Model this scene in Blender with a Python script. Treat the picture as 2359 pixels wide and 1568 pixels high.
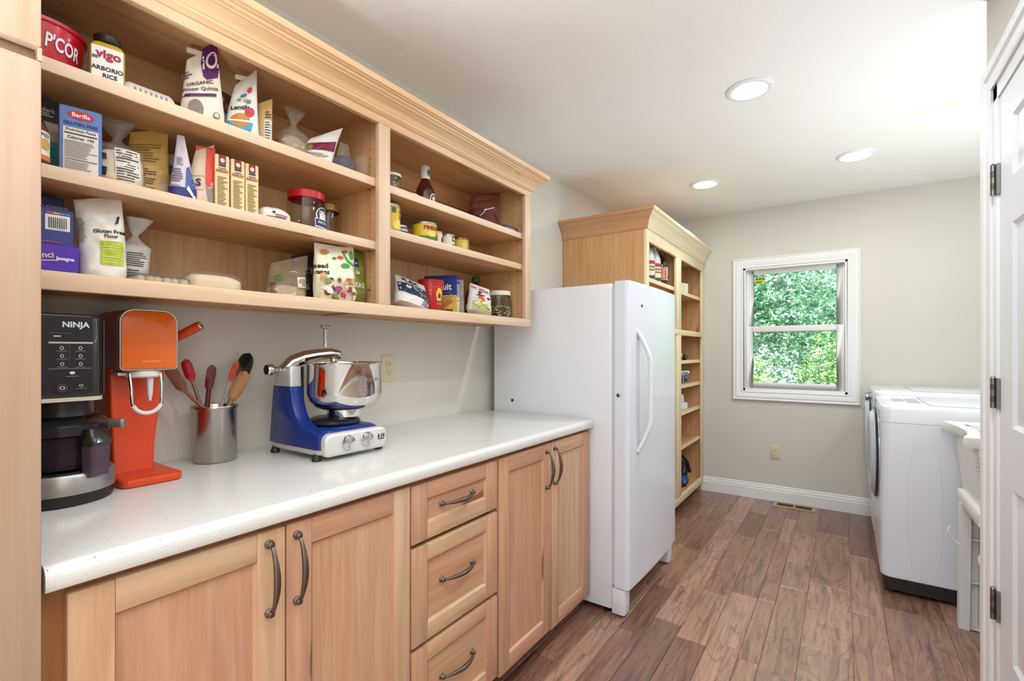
import bpy, bmesh, math, random
from mathutils import Vector, Matrix, noise
random.seed(7)
PI = math.pi
for o in list(bpy.data.objects):
    bpy.data.objects.remove(o)
S = bpy.context.scene
COL = S.collection

# ------------------------------------------------------------------ camera
cd = bpy.data.cameras.new('camera'); cam = bpy.data.objects.new('camera', cd); COL.objects.link(cam)
cam.location = (1.6282, 0.0, 1.2388)
cam.rotation_euler = (math.radians(90), 0, math.radians(34.5984))
cd.sensor_width = 36; cd.sensor_fit = 'HORIZONTAL'
cd.lens = 36 * 1104.507 / 2359
cd.shift_y = (808.64 - 784) / 2359
cd.clip_start = 0.02; cd.clip_end = 200
S.camera = cam
# ------------------------------------------------------------------ world, lamps, exposure
W = bpy.data.worlds.new('world'); S.world = W; W.use_nodes = True
bg = W.node_tree.nodes['Background']; bg.inputs[0].default_value = (0.82, 0.91, 1.0, 1); bg.inputs[1].default_value = 1.35
S.view_settings.view_transform = 'Standard'; S.view_settings.look = 'None'
S.view_settings.exposure = 0.34; S.view_settings.gamma = 1.0; S.view_settings.use_curve_mapping = False
S.cycles.use_denoising = True
S.cycles.max_bounces = 10; S.cycles.transparent_max_bounces = 24
S.cycles.sample_clamp_indirect = 6.0

def lamp(name, kind, loc, energy, size=0.1, col=(0.87, 0.94, 1.0), rot=(0, 0, 0), shape='DISK'):
    l = bpy.data.lights.new(name, kind); l.energy = energy; l.color = col
    if kind == 'AREA': l.shape = shape; l.size = size
    elif kind == 'POINT': l.shadow_soft_size = size
    elif kind == 'SUN': l.angle = size
    o = bpy.data.objects.new(name, l); COL.objects.link(o); o.location = loc; o.rotation_euler = rot
    return o
LAMPS = [(1.277, 2.428), (0.816, 3.615), (1.695, 3.61)]
lamp('ceiling_lamp', 'AREA', (1.277, 2.428, 2.415), 7, 0.11)
lamp('ceiling_lamp', 'AREA', (0.816, 3.615, 2.415), 2.8, 0.11)
lamp('ceiling_lamp', 'AREA', (1.695, 3.61, 2.415), 2.8, 0.11)
for x, y, e in [(1.75, 1.25, 6.0), (2.55, 3.2, 6)]:
    lamp('ceiling_lamp', 'AREA', (x, y, 2.415), e, 0.14)
def uplight(loc, e, cone=150):
    o = lamp('ceiling_fill_spot', 'SPOT', loc, e, rot=(PI, 0, 0)); o.data.spot_size = math.radians(cone); o.data.spot_blend = 0.8; o.data.shadow_soft_size = 0.15  # added upward spots that brighten the ceiling; no fixture stands there
uplight((1.45, -0.35, 0.6), 430, 100); uplight((2.45, 2.75, 0.95), 52, 150)
lamp('sun', 'SUN', (6, -6, 9), 13.0, 0.03, (1, 0.96, 0.88), (math.radians(42), 0, math.radians(38)))

# ------------------------------------------------------------------ materials
def lin(h):
    if isinstance(h, str):
        h = h.lstrip('#'); c = [int(h[i:i+2], 16) / 255 for i in (0, 2, 4)]
        return tuple(x / 12.92 if x <= 0.04045 else ((x + 0.055) / 1.055) ** 2.4 for x in c) + (1,)
    return tuple(h) + (1,)
MATS = {}
def mat(col, rough=0.5, metal=0.0, alpha=1.0, emit=0.0, coat=0.0, trans=0.0, ior=1.45, name=None):
    key = (str(col), rough, metal, alpha, emit, coat, trans)
    if key in MATS: return MATS[key]
    m = bpy.data.materials.new(name or 'paint'); m.use_nodes = True
    b = m.node_tree.nodes['Principled BSDF']; i = b.inputs; c = lin(col)
    i['Base Color'].default_value = c; i['Roughness'].default_value = rough; i['Metallic'].default_value = metal
    i['IOR'].default_value = ior
    if alpha < 1: i['Alpha'].default_value = alpha
    if coat: i['Coat Weight'].default_value = coat; i['Coat Roughness'].default_value = 0.06
    if trans: i['Transmission Weight'].default_value = trans
    if emit: i['Emission Color'].default_value = c; i['Emission Strength'].default_value = emit
    MATS[key] = m
    return m
def nodes(m): return m.node_tree.nodes, m.node_tree.links
def ramp(n, stops):
    r = n.new('ShaderNodeValToRGB'); e = r.color_ramp.elements
    while len(e) < len(stops): e.new(0.5)
    for k, (p, c) in enumerate(stops): e[k].position = p; e[k].color = lin(c)
    return r
def wood(axis, tones, rough=0.42, grain=1.0, knots=True):
    key = ('wood', axis, tuple(tones), rough, grain)
    if key in MATS: return MATS[key]
    m = bpy.data.materials.new('maple'); m.use_nodes = True; n, l = nodes(m)
    b = n['Principled BSDF']
    tc = n.new('ShaderNodeTexCoord'); oi = n.new('ShaderNodeObjectInfo')
    off = n.new('ShaderNodeVectorMath'); off.operation = 'MULTIPLY_ADD'
    cx = n.new('ShaderNodeCombineXYZ')
    for k in range(3): l.new(oi.outputs['Random'], cx.inputs[k])
    l.new(cx.outputs[0], off.inputs[0]); off.inputs[1].default_value = (17.3, 31.1, 23.7); l.new(tc.outputs['Object'], off.inputs[2])
    mp = n.new('ShaderNodeMapping'); l.new(off.outputs[0], mp.inputs[0])
    sc = [26, 26, 26]; sc[axis] = 1.4; mp.inputs['Scale'].default_value = sc
    n1 = n.new('ShaderNodeTexNoise'); n1.inputs['Scale'].default_value = 1.6; n1.inputs['Detail'].default_value = 6; n1.inputs['Roughness'].default_value = 0.6; n1.inputs['Distortion'].default_value = 0.6
    l.new(mp.outputs[0], n1.inputs['Vector'])
    mp2 = n.new('ShaderNodeMapping'); l.new(off.outputs[0], mp2.inputs[0]); s2 = [5, 5, 5]; s2[axis] = 1.0; mp2.inputs['Scale'].default_value = s2
    n2 = n.new('ShaderNodeTexNoise'); n2.inputs['Scale'].default_value = 1.1; n2.inputs['Detail'].default_value = 3; n2.inputs['Distortion'].default_value = 1.2
    l.new(mp2.outputs[0], n2.inputs['Vector'])
    tone = ramp(n, [(0.0, tones[0]), (0.5, tones[1]), (1.0, tones[2])]); l.new(oi.outputs['Random'], tone.inputs[0])
    mx = n.new('ShaderNodeMix'); mx.data_type = 'RGBA'; mx.blend_type = 'MULTIPLY'; mx.inputs[0].default_value = 1.0
    g = ramp(n, [(0.30, (1 - 0.20 * grain, 1 - 0.26 * grain, 1 - 0.32 * grain)), (0.62, (1.0, 1.0, 1.0))]); l.new(n1.outputs[0], g.inputs[0])
    l.new(tone.outputs[0], mx.inputs[6]); l.new(g.outputs[0], mx.inputs[7])
    mx2 = n.new('ShaderNodeMix'); mx2.data_type = 'RGBA'; mx2.blend_type = 'MULTIPLY'; mx2.inputs[0].default_value = 1.0
    g2 = ramp(n, [(0.32, (1.0, 0.90, 0.82)), (0.62, (1.0, 1.0, 1.0))]); l.new(n2.outputs[0], g2.inputs[0])
    l.new(mx.outputs[2], mx2.inputs[6]); l.new(g2.outputs[0], mx2.inputs[7])
    last = mx2
    if knots:   # small dark mineral streaks
        mp3 = n.new('ShaderNodeMapping'); l.new(off.outputs[0], mp3.inputs[0]); s3 = [14, 14, 14]; s3[axis] = 2.6; mp3.inputs['Scale'].default_value = s3
        v = n.new('ShaderNodeTexNoise'); v.inputs['Scale'].default_value = 1.0; v.inputs['Detail'].default_value = 1; l.new(mp3.outputs[0], v.inputs['Vector'])
        kr = ramp(n, [(0.235, (0.45, 0.33, 0.25)), (0.275, (1.0, 1.0, 1.0))]); l.new(v.outputs[0], kr.inputs[0])
        mx3 = n.new('ShaderNodeMix'); mx3.data_type = 'RGBA'; mx3.blend_type = 'MULTIPLY'; mx3.inputs[0].default_value = 1.0
        l.new(mx2.outputs[2], mx3.inputs[6]); l.new(kr.outputs[0], mx3.inputs[7]); last = mx3
    l.new(last.outputs[2], b.inputs['Base Color'])
    b.inputs['Roughness'].default_value = rough
    bp = n.new('ShaderNodeBump'); bp.inputs['Strength'].default_value = 0.05; bp.inputs['Distance'].default_value = 0.002
    l.new(n1.outputs[0], bp.inputs['Height']); l.new(bp.outputs[0], b.inputs['Normal'])
    MATS[key] = m
    return m
MAPLE = ['#c99b80', '#cda384', '#d2b190']
MAPLE_IN = ['#d9ac7e', '#dcb184', '#dfb688']
MAPLE_PALE = ['#ae937d', '#b19680', '#b49a85']
wX, wY, wZ = (wood(a, MAPLE) for a in range(3))
iX, iY, iZ = (wood(a, MAPLE_IN) for a in range(3))
pY, pZ = wood(1, MAPLE_PALE, 0.42, 0.6, False), wood(2, MAPLE_PALE, 0.42, 0.6, False)

def clear_mat(col, clear, rough=0.05, body=None, fres=1.25):
    """thin clear sheet: see-through body with a glossy skin; body > 0 adds a milky film"""
    key = ('clear', str(col), clear, rough, str(body), fres)
    if key in MATS: return MATS[key]
    m = bpy.data.materials.new('clear_plastic'); m.use_nodes = True; n, l = nodes(m); n.remove(n['Principled BSDF'])
    tr = n.new('ShaderNodeBsdfTransparent'); tr.inputs[0].default_value = tuple(c * clear for c in lin(col)[:3]) + (1,)
    gl = n.new('ShaderNodeBsdfGlossy'); gl.inputs['Roughness'].default_value = rough
    lw = n.new('ShaderNodeLayerWeight'); pw = n.new('ShaderNodeMath'); pw.operation = 'POWER'; l.new(lw.outputs['Facing'], pw.inputs[0]); pw.inputs[1].default_value = 3.5
    fr = n.new('ShaderNodeMath'); fr.operation = 'MULTIPLY_ADD'; l.new(pw.outputs[0], fr.inputs[0]); fr.inputs[1].default_value = 0.30 * fres - 0.1; fr.inputs[2].default_value = 0.02
    m1 = n.new('ShaderNodeMixShader'); l.new(fr.outputs[0], m1.inputs[0]); l.new(tr.outputs[0], m1.inputs[1]); l.new(gl.outputs[0], m1.inputs[2]); last = m1
    if body:
        df = n.new('ShaderNodeBsdfDiffuse'); df.inputs[0].default_value = lin(body[0]); m2 = n.new('ShaderNodeMixShader'); m2.inputs[0].default_value = body[1]
        l.new(m1.outputs[0], m2.inputs[1]); l.new(df.outputs[0], m2.inputs[2]); last = m2
    l.new(last.outputs[0], n['Material Output'].inputs[0])
    MATS[key] = m
    return m
def plaster(col, bump, scale, rough=0.85):
    m = bpy.data.materials.new('plaster'); m.use_nodes = True; n, l = nodes(m); b = n['Principled BSDF']
    b.inputs['Base Color'].default_value = lin(col); b.inputs['Roughness'].default_value = rough
    tc = n.new('ShaderNodeTexCoord'); t = n.new('ShaderNodeTexNoise'); t.inputs['Scale'].default_value = scale; t.inputs['Detail'].default_value = 4
    l.new(tc.outputs['Object'], t.inputs['Vector']); bp = n.new('ShaderNodeBump'); bp.inputs['Strength'].default_value = bump; bp.inputs['Distance'].default_value = 0.004
    l.new(t.outputs[0], bp.inputs['Height']); l.new(bp.outputs[0], b.inputs['Normal'])
    return m
M_WALL = plaster('#d6d2c8', 0.06, 160)
M_CEIL = plaster('#f5f4f1', 0.35, 55)
M_TRIM = mat('#eeeeed', 0.35)
M_DOOR = mat('#e6e8ec', 0.4)
M_APPL = mat('#e4e6ea', 0.16, coat=0.3)
M_APPL2 = mat('#dfe3ec', 0.25, coat=0.2)
M_PEWTER = mat('#6d6259', 0.36, 0.9)
M_CHROME = mat('#d8d8d8', 0.07, 1.0)
M_STEEL = mat('#b9b4ae', 0.26, 1.0)
M_BLACK = mat('#141414', 0.35)
M_ALMOND = mat('#ddd0b0', 0.4)
M_DARK = mat('#241d18', 0.6)
M_NICKEL = mat('#8d8a86', 0.3, 1.0)

def counter_mat():
    m = bpy.data.materials.new('quartz'); m.use_nodes = True; n, l = nodes(m); b = n['Principled BSDF']
    tc = n.new('ShaderNodeTexCoord')
    v = n.new('ShaderNodeTexVoronoi'); v.inputs['Scale'].default_value = 110; l.new(tc.outputs['Object'], v.inputs['Vector'])
    r = ramp(n, [(0.10, (0, 0, 0)), (0.17, (1, 1, 1))]); l.new(v.outputs['Distance'], r.inputs[0])
    sp = n.new('ShaderNodeSeparateColor'); l.new(v.outputs['Color'], sp.inputs[0])
    th = n.new('ShaderNodeMath'); th.operation = 'GREATER_THAN'; th.inputs[1].default_value = 0.25; l.new(sp.outputs[0], th.inputs[0])
    mxm = n.new('ShaderNodeMath'); mxm.operation = 'MAXIMUM'; l.new(r.outputs[0], mxm.inputs[0]); l.new(th.outputs[0], mxm.inputs[1])
    nz = n.new('ShaderNodeTexNoise'); nz.inputs['Scale'].default_value = 420; nz.inputs['Detail'].default_value = 2; l.new(tc.outputs['Object'], nz.inputs['Vector'])
    base = ramp(n, [(0.35, '#d6d5d1'), (0.65, '#e2e1de')]); l.new(nz.outputs[0], base.inputs[0])
    mx = n.new('ShaderNodeMix'); mx.data_type = 'RGBA'; l.new(mxm.outputs[0], mx.inputs[0]); mx.inputs[6].default_value = lin('#6a655e'); l.new(base.outputs[0], mx.inputs[7])
    l.new(mx.outputs[2], b.inputs['Base Color']); b.inputs['Roughness'].default_value = 0.16
    return m
def floor_mat():
    m = bpy.data.materials.new('laminate'); m.use_nodes = True; n, l = nodes(m); b = n['Principled BSDF']
    tc = n.new('ShaderNodeTexCoord'); oi = n.new('ShaderNodeObjectInfo')
    cx = n.new('ShaderNodeCombineXYZ')
    for k in range(3): l.new(oi.outputs['Random'], cx.inputs[k])
    off = n.new('ShaderNodeVectorMath'); off.operation = 'MULTIPLY_ADD'; l.new(cx.outputs[0], off.inputs[0]); off.inputs[1].default_value = (13, 41, 29); l.new(tc.outputs['Object'], off.inputs[2])
    mp = n.new('ShaderNodeMapping'); mp.inputs['Scale'].default_value = (34, 2.4, 10); l.new(off.outputs[0], mp.inputs[0])
    n1 = n.new('ShaderNodeTexNoise'); n1.inputs['Scale'].default_value = 1.3; n1.inputs['Detail'].default_value = 7; n1.inputs['Roughness'].default_value = 0.62; n1.inputs['Distortion'].default_value = 1.0; l.new(mp.outputs[0], n1.inputs['Vector'])
    mp2 = n.new('ShaderNodeMapping'); mp2.inputs['Scale'].default_value = (6.5, 1.5, 5); l.new(off.outputs[0], mp2.inputs[0])
    wv = n.new('ShaderNodeTexNoise'); wv.inputs['Scale'].default_value = 1.0; wv.inputs['Detail'].default_value = 2; wv.inputs['Distortion'].default_value = 0.8; l.new(mp2.outputs[0], wv.inputs['Vector'])
    mul = n.new('ShaderNodeMath'); mul.operation = 'MULTIPLY'; mul.inputs[1].default_value = 22; l.new(wv.outputs[0], mul.inputs[0])
    fr = n.new('ShaderNodeMath'); fr.operation = 'PINGPONG'; fr.inputs[1].default_value = 1.0; l.new(mul.outputs[0], fr.inputs[0])
    tone = ramp(n, [(0.0, '#7b574a'), (0.35, '#97705d'), (0.7, '#ae8876'), (1.0, '#8a675b')]); l.new(oi.outputs['Random'], tone.inputs[0])
    g1 = ramp(n, [(0.30, (0.42, 0.35, 0.30)), (0.48, (0.92, 0.89, 0.86)), (0.72, (1.32, 1.30, 1.28))]); l.new(n1.outputs[0], g1.inputs[0])
    g2 = ramp(n, [(0.0, (0.66, 0.60, 0.56)), (0.22, (1, 1, 1))]); l.new(fr.outputs[0], g2.inputs[0])
    a = n.new('ShaderNodeMix'); a.data_type = 'RGBA'; a.blend_type = 'MULTIPLY'; a.inputs[0].default_value = 1; l.new(tone.outputs[0], a.inputs[6]); l.new(g1.outputs[0], a.inputs[7])
    c = n.new('ShaderNodeMix'); c.data_type = 'RGBA'; c.blend_type = 'MULTIPLY'; c.inputs[0].default_value = 1; l.new(a.outputs[2], c.inputs[6]); l.new(g2.outputs[0], c.inputs[7])
    l.new(c.outputs[2], b.inputs['Base Color'])
    b.inputs['Roughness'].default_value = 0.30; b.inputs['Specular IOR Level'].default_value = 1.0
    bp = n.new('ShaderNodeBump'); bp.inputs['Strength'].default_value = 0.25; bp.inputs['Distance'].default_value = 0.002; l.new(n1.outputs[0], bp.inputs['Height']); l.new(bp.outputs[0], b.inputs['Normal'])
    return m
M_COUNTER = counter_mat(); M_FLOOR = floor_mat()

# ------------------------------------------------------------------ mesh helpers
class MB:
    def __init__(s): s.v = []; s.f = []; s.m = []; s.mats = []
    def mi(s, m):
        if m is None: return 0
        if m not in s.mats: s.mats.append(m)
        return s.mats.index(m)
    def add(s, vs, fs, m=None, T=None):
        k = len(s.v); i = s.mi(m)
        s.v += [tuple(T @ Vector(p)) if T else tuple(p) for p in vs]
        for f in fs: s.f.append([k + q for q in f]); s.m.append(i)
        return s
    def box(s, x0, x1, y0, y1, z0, z1, m=None, T=None):
        return s.add([(x0, y0, z0), (x1, y0, z0), (x1, y1, z0), (x0, y1, z0), (x0, y0, z1), (x1, y0, z1), (x1, y1, z1), (x0, y1, z1)],
                     [(0, 3, 2, 1), (4, 5, 6, 7), (0, 1, 5, 4), (1, 2, 6, 5), (2, 3, 7, 6), (3, 0, 4, 7)], m, T)
    def rings(s, rings, cap0=True, cap1=True, closed=True, m=None, T=None):
        n = len(rings[0]); vs = [p for r in rings for p in r]; fs = []
        for i in range(len(rings) - 1):
            for j in range(n if closed else n - 1):
                a, b = i * n + j, i * n + (j + 1) % n
                fs.append((a, b, b + n, a + n))
        if cap0: fs.append(tuple(range(n - 1, -1, -1)))
        if cap1: fs.append(tuple(range((len(rings) - 1) * n, len(rings) * n)))
        return s.add(vs, fs, m, T)
    def lathe(s, prof, n=32, c=(0, 0, 0), m=None, T=None, cap0=True, cap1=True):
        return s.rings([[(c[0] + r * math.cos(2 * PI * k / n), c[1] + r * math.sin(2 * PI * k / n), c[2] + z) for k in range(n)] for r, z in prof], cap0, cap1, True, m, T)
    def prism(s, poly, z0, z1, m=None, T=None):      # counter-clockwise polygon in xy
        return s.rings([[(x, y, z0) for x, y in poly], [(x, y, z1) for x, y in poly]], True, True, True, m, T)
    def tube(s, pts, rad, n=10, m=None, T=None, flat=(1, 1)):
        pts = [Vector(p) for p in pts]; R = []
        rad = rad if isinstance(rad, (list, tuple)) else [rad] * len(pts)
        up = None
        for i, p in enumerate(pts):
            t = (pts[min(i + 1, len(pts) - 1)] - pts[max(i - 1, 0)]).normalized()
            if up is None:
                up = Vector((0, 0, 1)) if abs(t.z) < 0.9 else Vector((1, 0, 0))
            sd = t.cross(up).normalized(); up = sd.cross(t).normalized()
            R.append([tuple(p + (sd * math.cos(2 * PI * k / n) * flat[0] + up * math.sin(2 * PI * k / n) * flat[1]) * rad[i]) for k in range(n)])
        return s.rings(R, True, True, True, m, T)
    def ball(s, c, r, n=12, m=None, sz=1.0, T=None):
        return s.lathe([(max(r * math.sin(PI * k / n), 1e-5), -r * sz * math.cos(PI * k / n)) for k in range(n + 1)], n * 2, c, m, T)
def rrect(x0, x1, y0, y1, r, n=5):                   # rounded rectangle, counter-clockwise
    P = []
    for cx, cy, a0 in ((x1 - r, y0 + r, -90), (x1 - r, y1 - r, 0), (x0 + r, y1 - r, 90), (x0 + r, y0 + r, 180)):
        for k in range(n + 1):
            a = math.radians(a0 + 90 * k / n); P.append((cx + r * math.cos(a), cy + r * math.sin(a)))
    return P
def build(name, mb, m=None, parent=None, smooth=False, bevel=0, seg=2, world=False, auto=40):
    me = bpy.data.meshes.new(name)
    me.from_pydata(mb.v, [], mb.f)
    if mb.mats:
        for q in mb.mats: me.materials.append(q)
        me.polygons.foreach_set('material_index', mb.m)
    elif m: me.materials.append(m)
    if bevel:
        bm = bmesh.new(); bm.from_mesh(me); bmesh.ops.remove_doubles(bm, verts=bm.verts, dist=1e-6)
        ed = [e for e in bm.edges if len(e.link_faces) == 2 and e.calc_face_angle(0) > math.radians(35)]
        bmesh.ops.bevel(bm, geom=ed, offset=bevel, offset_type='OFFSET', segments=seg, profile=0.5, affect='EDGES', clamp_overlap=True)
        bm.to_mesh(me); bm.free()
    if smooth or bevel:
        bm = bmesh.new(); bm.from_mesh(me)
        for f in bm.faces: f.smooth = True
        for e in bm.edges:
            if len(e.link_faces) == 2 and e.calc_face_angle(0) > math.radians(auto): e.smooth = False
        bm.to_mesh(me); bm.free()
    o = bpy.data.objects.new(name, me); COL.objects.link(o)
    if parent:
        o.parent = parent
        if world:                                     # mesh given in room coordinates, parent unrotated
            q = parent; w = Vector((0, 0, 0))
            while q: w += q.location; q = q.parent
            o.location = -w
    return o
def B(name, x0, x1, y0, y1, z0, z1, m, parent=None, bevel=0.0, world=True):
    return build(name, MB().box(x0, x1, y0, y1, z0, z1), m, parent, bevel=bevel, world=world)
def tag(o, label, cat, group=None):
    o['label'] = label; o['category'] = cat
    if group: o['group'] = group
    return o
def thing(name, label, cat, loc=(0, 0, 0), rz=0, group=None):
    o = bpy.data.objects.new(name, None); COL.objects.link(o); o.location = loc; o.rotation_euler = (0, 0, math.radians(rz)); o.empty_display_size = 0.05
    return tag(o, label, cat, group)
def struct(o, label=None):
    o['kind'] = 'structure'
    if label: o['label'] = label
    return o
def text_geo(s, size, bold=0.0, spacing=1.0):
    cu = bpy.data.curves.new('t', 'FONT'); cu.body = s; cu.size = size; cu.align_x = 'CENTER'; cu.align_y = 'CENTER'; cu.offset = bold * size; cu.space_character = spacing
    cu.resolution_u = 3
    ob = bpy.data.objects.new('t', cu); me = ob.to_mesh()
    bm = bmesh.new(); bm.from_mesh(me); bmesh.ops.triangulate(bm, faces=bm.faces)
    bm.verts.index_update()
    vs = [(v.co.x, v.co.y) for v in bm.verts]; fs = [[v.index for v in f.verts] for f in bm.faces]
    bm.free(); ob.to_mesh_clear(); bpy.data.objects.remove(ob); bpy.data.curves.remove(cu)
    return vs, fs

# ================================================================== room shell
ZC = 2.44; YB = 4.506; XR = 2.035; YE = 2.28; XL = 2.80; Y0 = -1.5
struct(B('wall_left', -0.12, 0, Y0, YB + 0.12, 0, ZC, M_WALL))
wb = MB()
WX0, WX1, WZ0, WZ1 = 0.925, 1.662, 0.902, 1.948
wb.box(0, WX0, YB, YB + 0.14, 0, ZC).box(WX1, XL, YB, YB + 0.14, 0, ZC).box(WX0, WX1, YB, YB + 0.14, 0, WZ0).box(WX0, WX1, YB, YB + 0.14, WZ1, ZC)
struct(build('wall_back', wb, M_WALL))
DY0, DY1, DZ = 1.345, 2.13, 2.045        # door opening in the near right wall
wr = MB()
wr.box(XR, XR + 0.12, DY1 + 0.018, YE, 0, ZC).box(XR, XR + 0.12, Y0, DY0 - 0.018, 0, ZC).box(XR, XR + 0.12, DY0 - 0.018, DY1 + 0.018, DZ + 0.018, ZC)
struct(build('wall_right', wr, M_WALL))
struct(B('wall_laundry', XL, XL + 0.12, YE - 0.12, YB + 0.14, 0, ZC, M_WALL))
struct(B('wall_return', XR + 0.12, XL + 0.12, YE - 0.12, YE, 0, ZC, M_WALL))
fl = struct(B('floor', -0.1, XL + 0.12, Y0, YB + 0.1, -0.08, -0.0045, M_FLOOR))
xb = [0.50, 0.575, 0.70, 0.80, 0.905, 1.029, 1.155, 1.277, 1.354, 1.480, 1.664, 1.790, 2.016, 2.14, 2.33, 2.45, 2.64, 2.79]
for i in range(len(xb) - 1):
    y = 0.55 + random.random() * 0.5
    known = {1.155: [2.611], 1.277: [2.674], 1.354: [2.678, 3.226], 1.480: [2.08, 3.262], 1.029: [2.60]}.get(xb[i + 1], [])
    ys = [0.30]
    while y < YB - 0.25:
        if not any(abs(y - q) < 0.28 for q in known): ys.append(y)
        y += random.uniform(0.42, 0.95)
    ys = sorted(ys + known) + [YB - 0.002]
    for a, b_ in zip(ys[:-1], ys[1:]):
        g = 0.0007
        x0, x1, e = xb[i] + g, xb[i + 1] - g, 0.0022
        r0 = [(x0, a + g, -0.0045), (x1, a + g, -0.0045), (x1, b_ - g, -0.0045), (x0, b_ - g, -0.0045)]
        r1 = [(p[0], p[1], -0.0016) for p in r0]
        r2 = [(x0 + e, a + g + e, 0), (x1 - e, a + g + e, 0), (x1 - e, b_ - g - e, 0), (x0 + e, b_ - g - e, 0)]
        build('plank', MB().rings([r0, r1, r2], False, True), M_FLOOR, fl)
# ceiling with the recessed attic hatch
HX0, HX1, HY0, HY1 = 1.845, 2.42, 2.385, 3.19
cm = MB()
cm.box(-0.1, HX0, Y0, YB + 0.12, ZC, ZC + 0.1).box(HX1, XL + 0.12, Y0, YB + 0.12, ZC, ZC + 0.1)
cm.box(HX0, HX1, Y0, HY0, ZC, ZC + 0.1).box(HX0, HX1, HY1, YB + 0.12, ZC, ZC + 0.1)
ce = struct(build('ceiling', cm, M_CEIL))
build('hatch_panel', MB().box(HX0 - 0.02, HX1 + 0.02, HY0 - 0.02, HY1 + 0.02, ZC + 0.062, ZC + 0.09), M_CEIL, ce)
# baseboards with a stepped cap
def baseboard(name, pts, h=0.128, th=0.015):
    prof = [(0.0, 0), (th, 0), (th, h * 0.66), (th * 0.72, h * 0.70), (th * 0.86, h * 0.76), (th * 0.60, h * 0.86), (th * 0.42, h * 0.88), (th * 0.5, h * 0.94), (th * 0.25, h), (0, h)]
    (x0, y0), (x1, y1), (nx, ny) = pts
    R = [[(x + nx * d, y + ny * d, z) for d, z in prof] for x, y in ((x0, y0), (x1, y1))]
    return struct(build(name, MB().rings(R), M_TRIM, smooth=True, auto=25))
baseboard('baseboard_back', ((0.0, YB), (XL, YB), (0, -1)))
baseboard('baseboard_return', ((XR - 0.012, YE), (XL, YE), (0, 1)), 0.14)
baseboard('baseboard_laundry', ((XL, YE + 0.016), (XL, YB - 0.016), (-1, 0)))
baseboard('baseboard_right', ((XR, Y0), (XR, DY0 - 0.08), (-1, 0)))

# ------------------------------------------------------------------ window
def frame_ring(mb, x0, x1, z0, z1, prof, ydir=-1, y=YB):
    """sweep a casing profile [(inset from outer edge, projection)] around a rectangle in the xz plane"""
    rs = []
    for d, p in prof:
        rs.append([(x0 + d, y + ydir * p, z0 + d), (x1 - d, y + ydir * p, z0 + d), (x1 - d, y + ydir * p, z1 - d), (x0 + d, y + ydir * p, z1 - d)])
    n = len(prof); vs = [p for r in rs for p in r]; fs = []
    for i in range(n - 1):
        for j in range(4):
            a, b_ = i * 4 + j, i * 4 + (j + 1) % 4
            fs.append((a, b_, b_ + 4, a + 4) if ydir < 0 else (a + 4, b_ + 4, b_, a))
    mb.add(vs, fs)
    return mb
win = bpy.data.objects.new('window_1', None); COL.objects.link(win); win.location = ((WX0 + WX1) / 2, YB, WZ0); win['kind'] = 'structure'; win['label'] = 'white double-hung window with a stepped casing in the back wall'
casp = [(0, 0), (0, 0.018), (0.008, 0.022), (0.014, 0.017), (0.022, 0.017), (0.028, 0.021), (0.05, 0.016), (0.062, 0.010), (0.068, 0.015), (0.078, 0.012), (0.080, 0.0)]
build('casing', frame_ring(MB(), 0.848, 1.738, 0.826, 2.024, casp), M_TRIM, win, smooth=True, auto=25, world=True)
jm = MB()
jm.box(WX0, WX0 + 0.02, YB - 0.004, YB + 0.13, WZ0, WZ1).box(WX1 - 0.02, WX1, YB - 0.004, YB + 0.13, WZ0, WZ1)
jm.box(WX0, WX1, YB - 0.004, YB + 0.13, WZ1 - 0.02, WZ1).box(WX0, WX1, YB - 0.004, YB + 0.13, WZ0, WZ0 + 0.022)
jm.box(WX0 + 0.02, WX0 + 0.034, YB + 0.048, YB + 0.056, WZ0, WZ1).box(WX1 - 0.034, WX1 - 0.02, YB + 0.048, YB + 0.056, WZ0, WZ1)
build('jamb', jm, M_TRIM, win, world=True, bevel=0.002)
def sash(name, z0, z1, yo, st=0.052, bt=0.05, tp=0.05):
    x0, x1 = WX0 + 0.022, WX1 - 0.022
    m_ = MB().box(x0, x0 + st, yo, yo + 0.032, z0, z1).box(x1 - st, x1, yo, yo + 0.032, z0, z1)
    m_.box(x0 + st, x1 - st, yo, yo + 0.032, z0, z0 + bt).box(x0 + st, x1 - st, yo, yo + 0.032, z1 - tp, z1)
    s_ = build(name, m_, M_TRIM, win, world=True, bevel=0.003)
    gl = clear_mat((1, 1, 1), 0.96, 0.02)
    g_ = build('pane', MB().box(x0 + st - 0.004, x1 - st + 0.004, yo + 0.014, yo + 0.018, z0 + bt - 0.004, z1 - tp + 0.004), gl, s_)
    return s_
zmid = 1.425
sash('sash', zmid - 0.024, WZ1 - 0.02, YB + 0.058, bt=0.042, tp=0.036)
s2 = sash('sash', WZ0 + 0.022, zmid + 0.022, YB + 0.014, bt=0.052, tp=0.044)
yl = MB(); yl.box(1.008, 1.085, YB + 0.0665, YB + 0.068, 1.812, 1.868, mat('#c7d24a', 0.5))
for k in range(3): yl.box(1.014 + 0.024 * k, 1.032 + 0.024 * k, YB + 0.0657, YB + 0.0665, 1.846, 1.862, mat('#3b5a1e', 0.5))
yl.box(1.016, 1.06, YB + 0.0657, YB + 0.0665, 1.818, 1.836, mat('#5d8a3a', 0.5))
build('sticker', yl, None, win, world=True)

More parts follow.
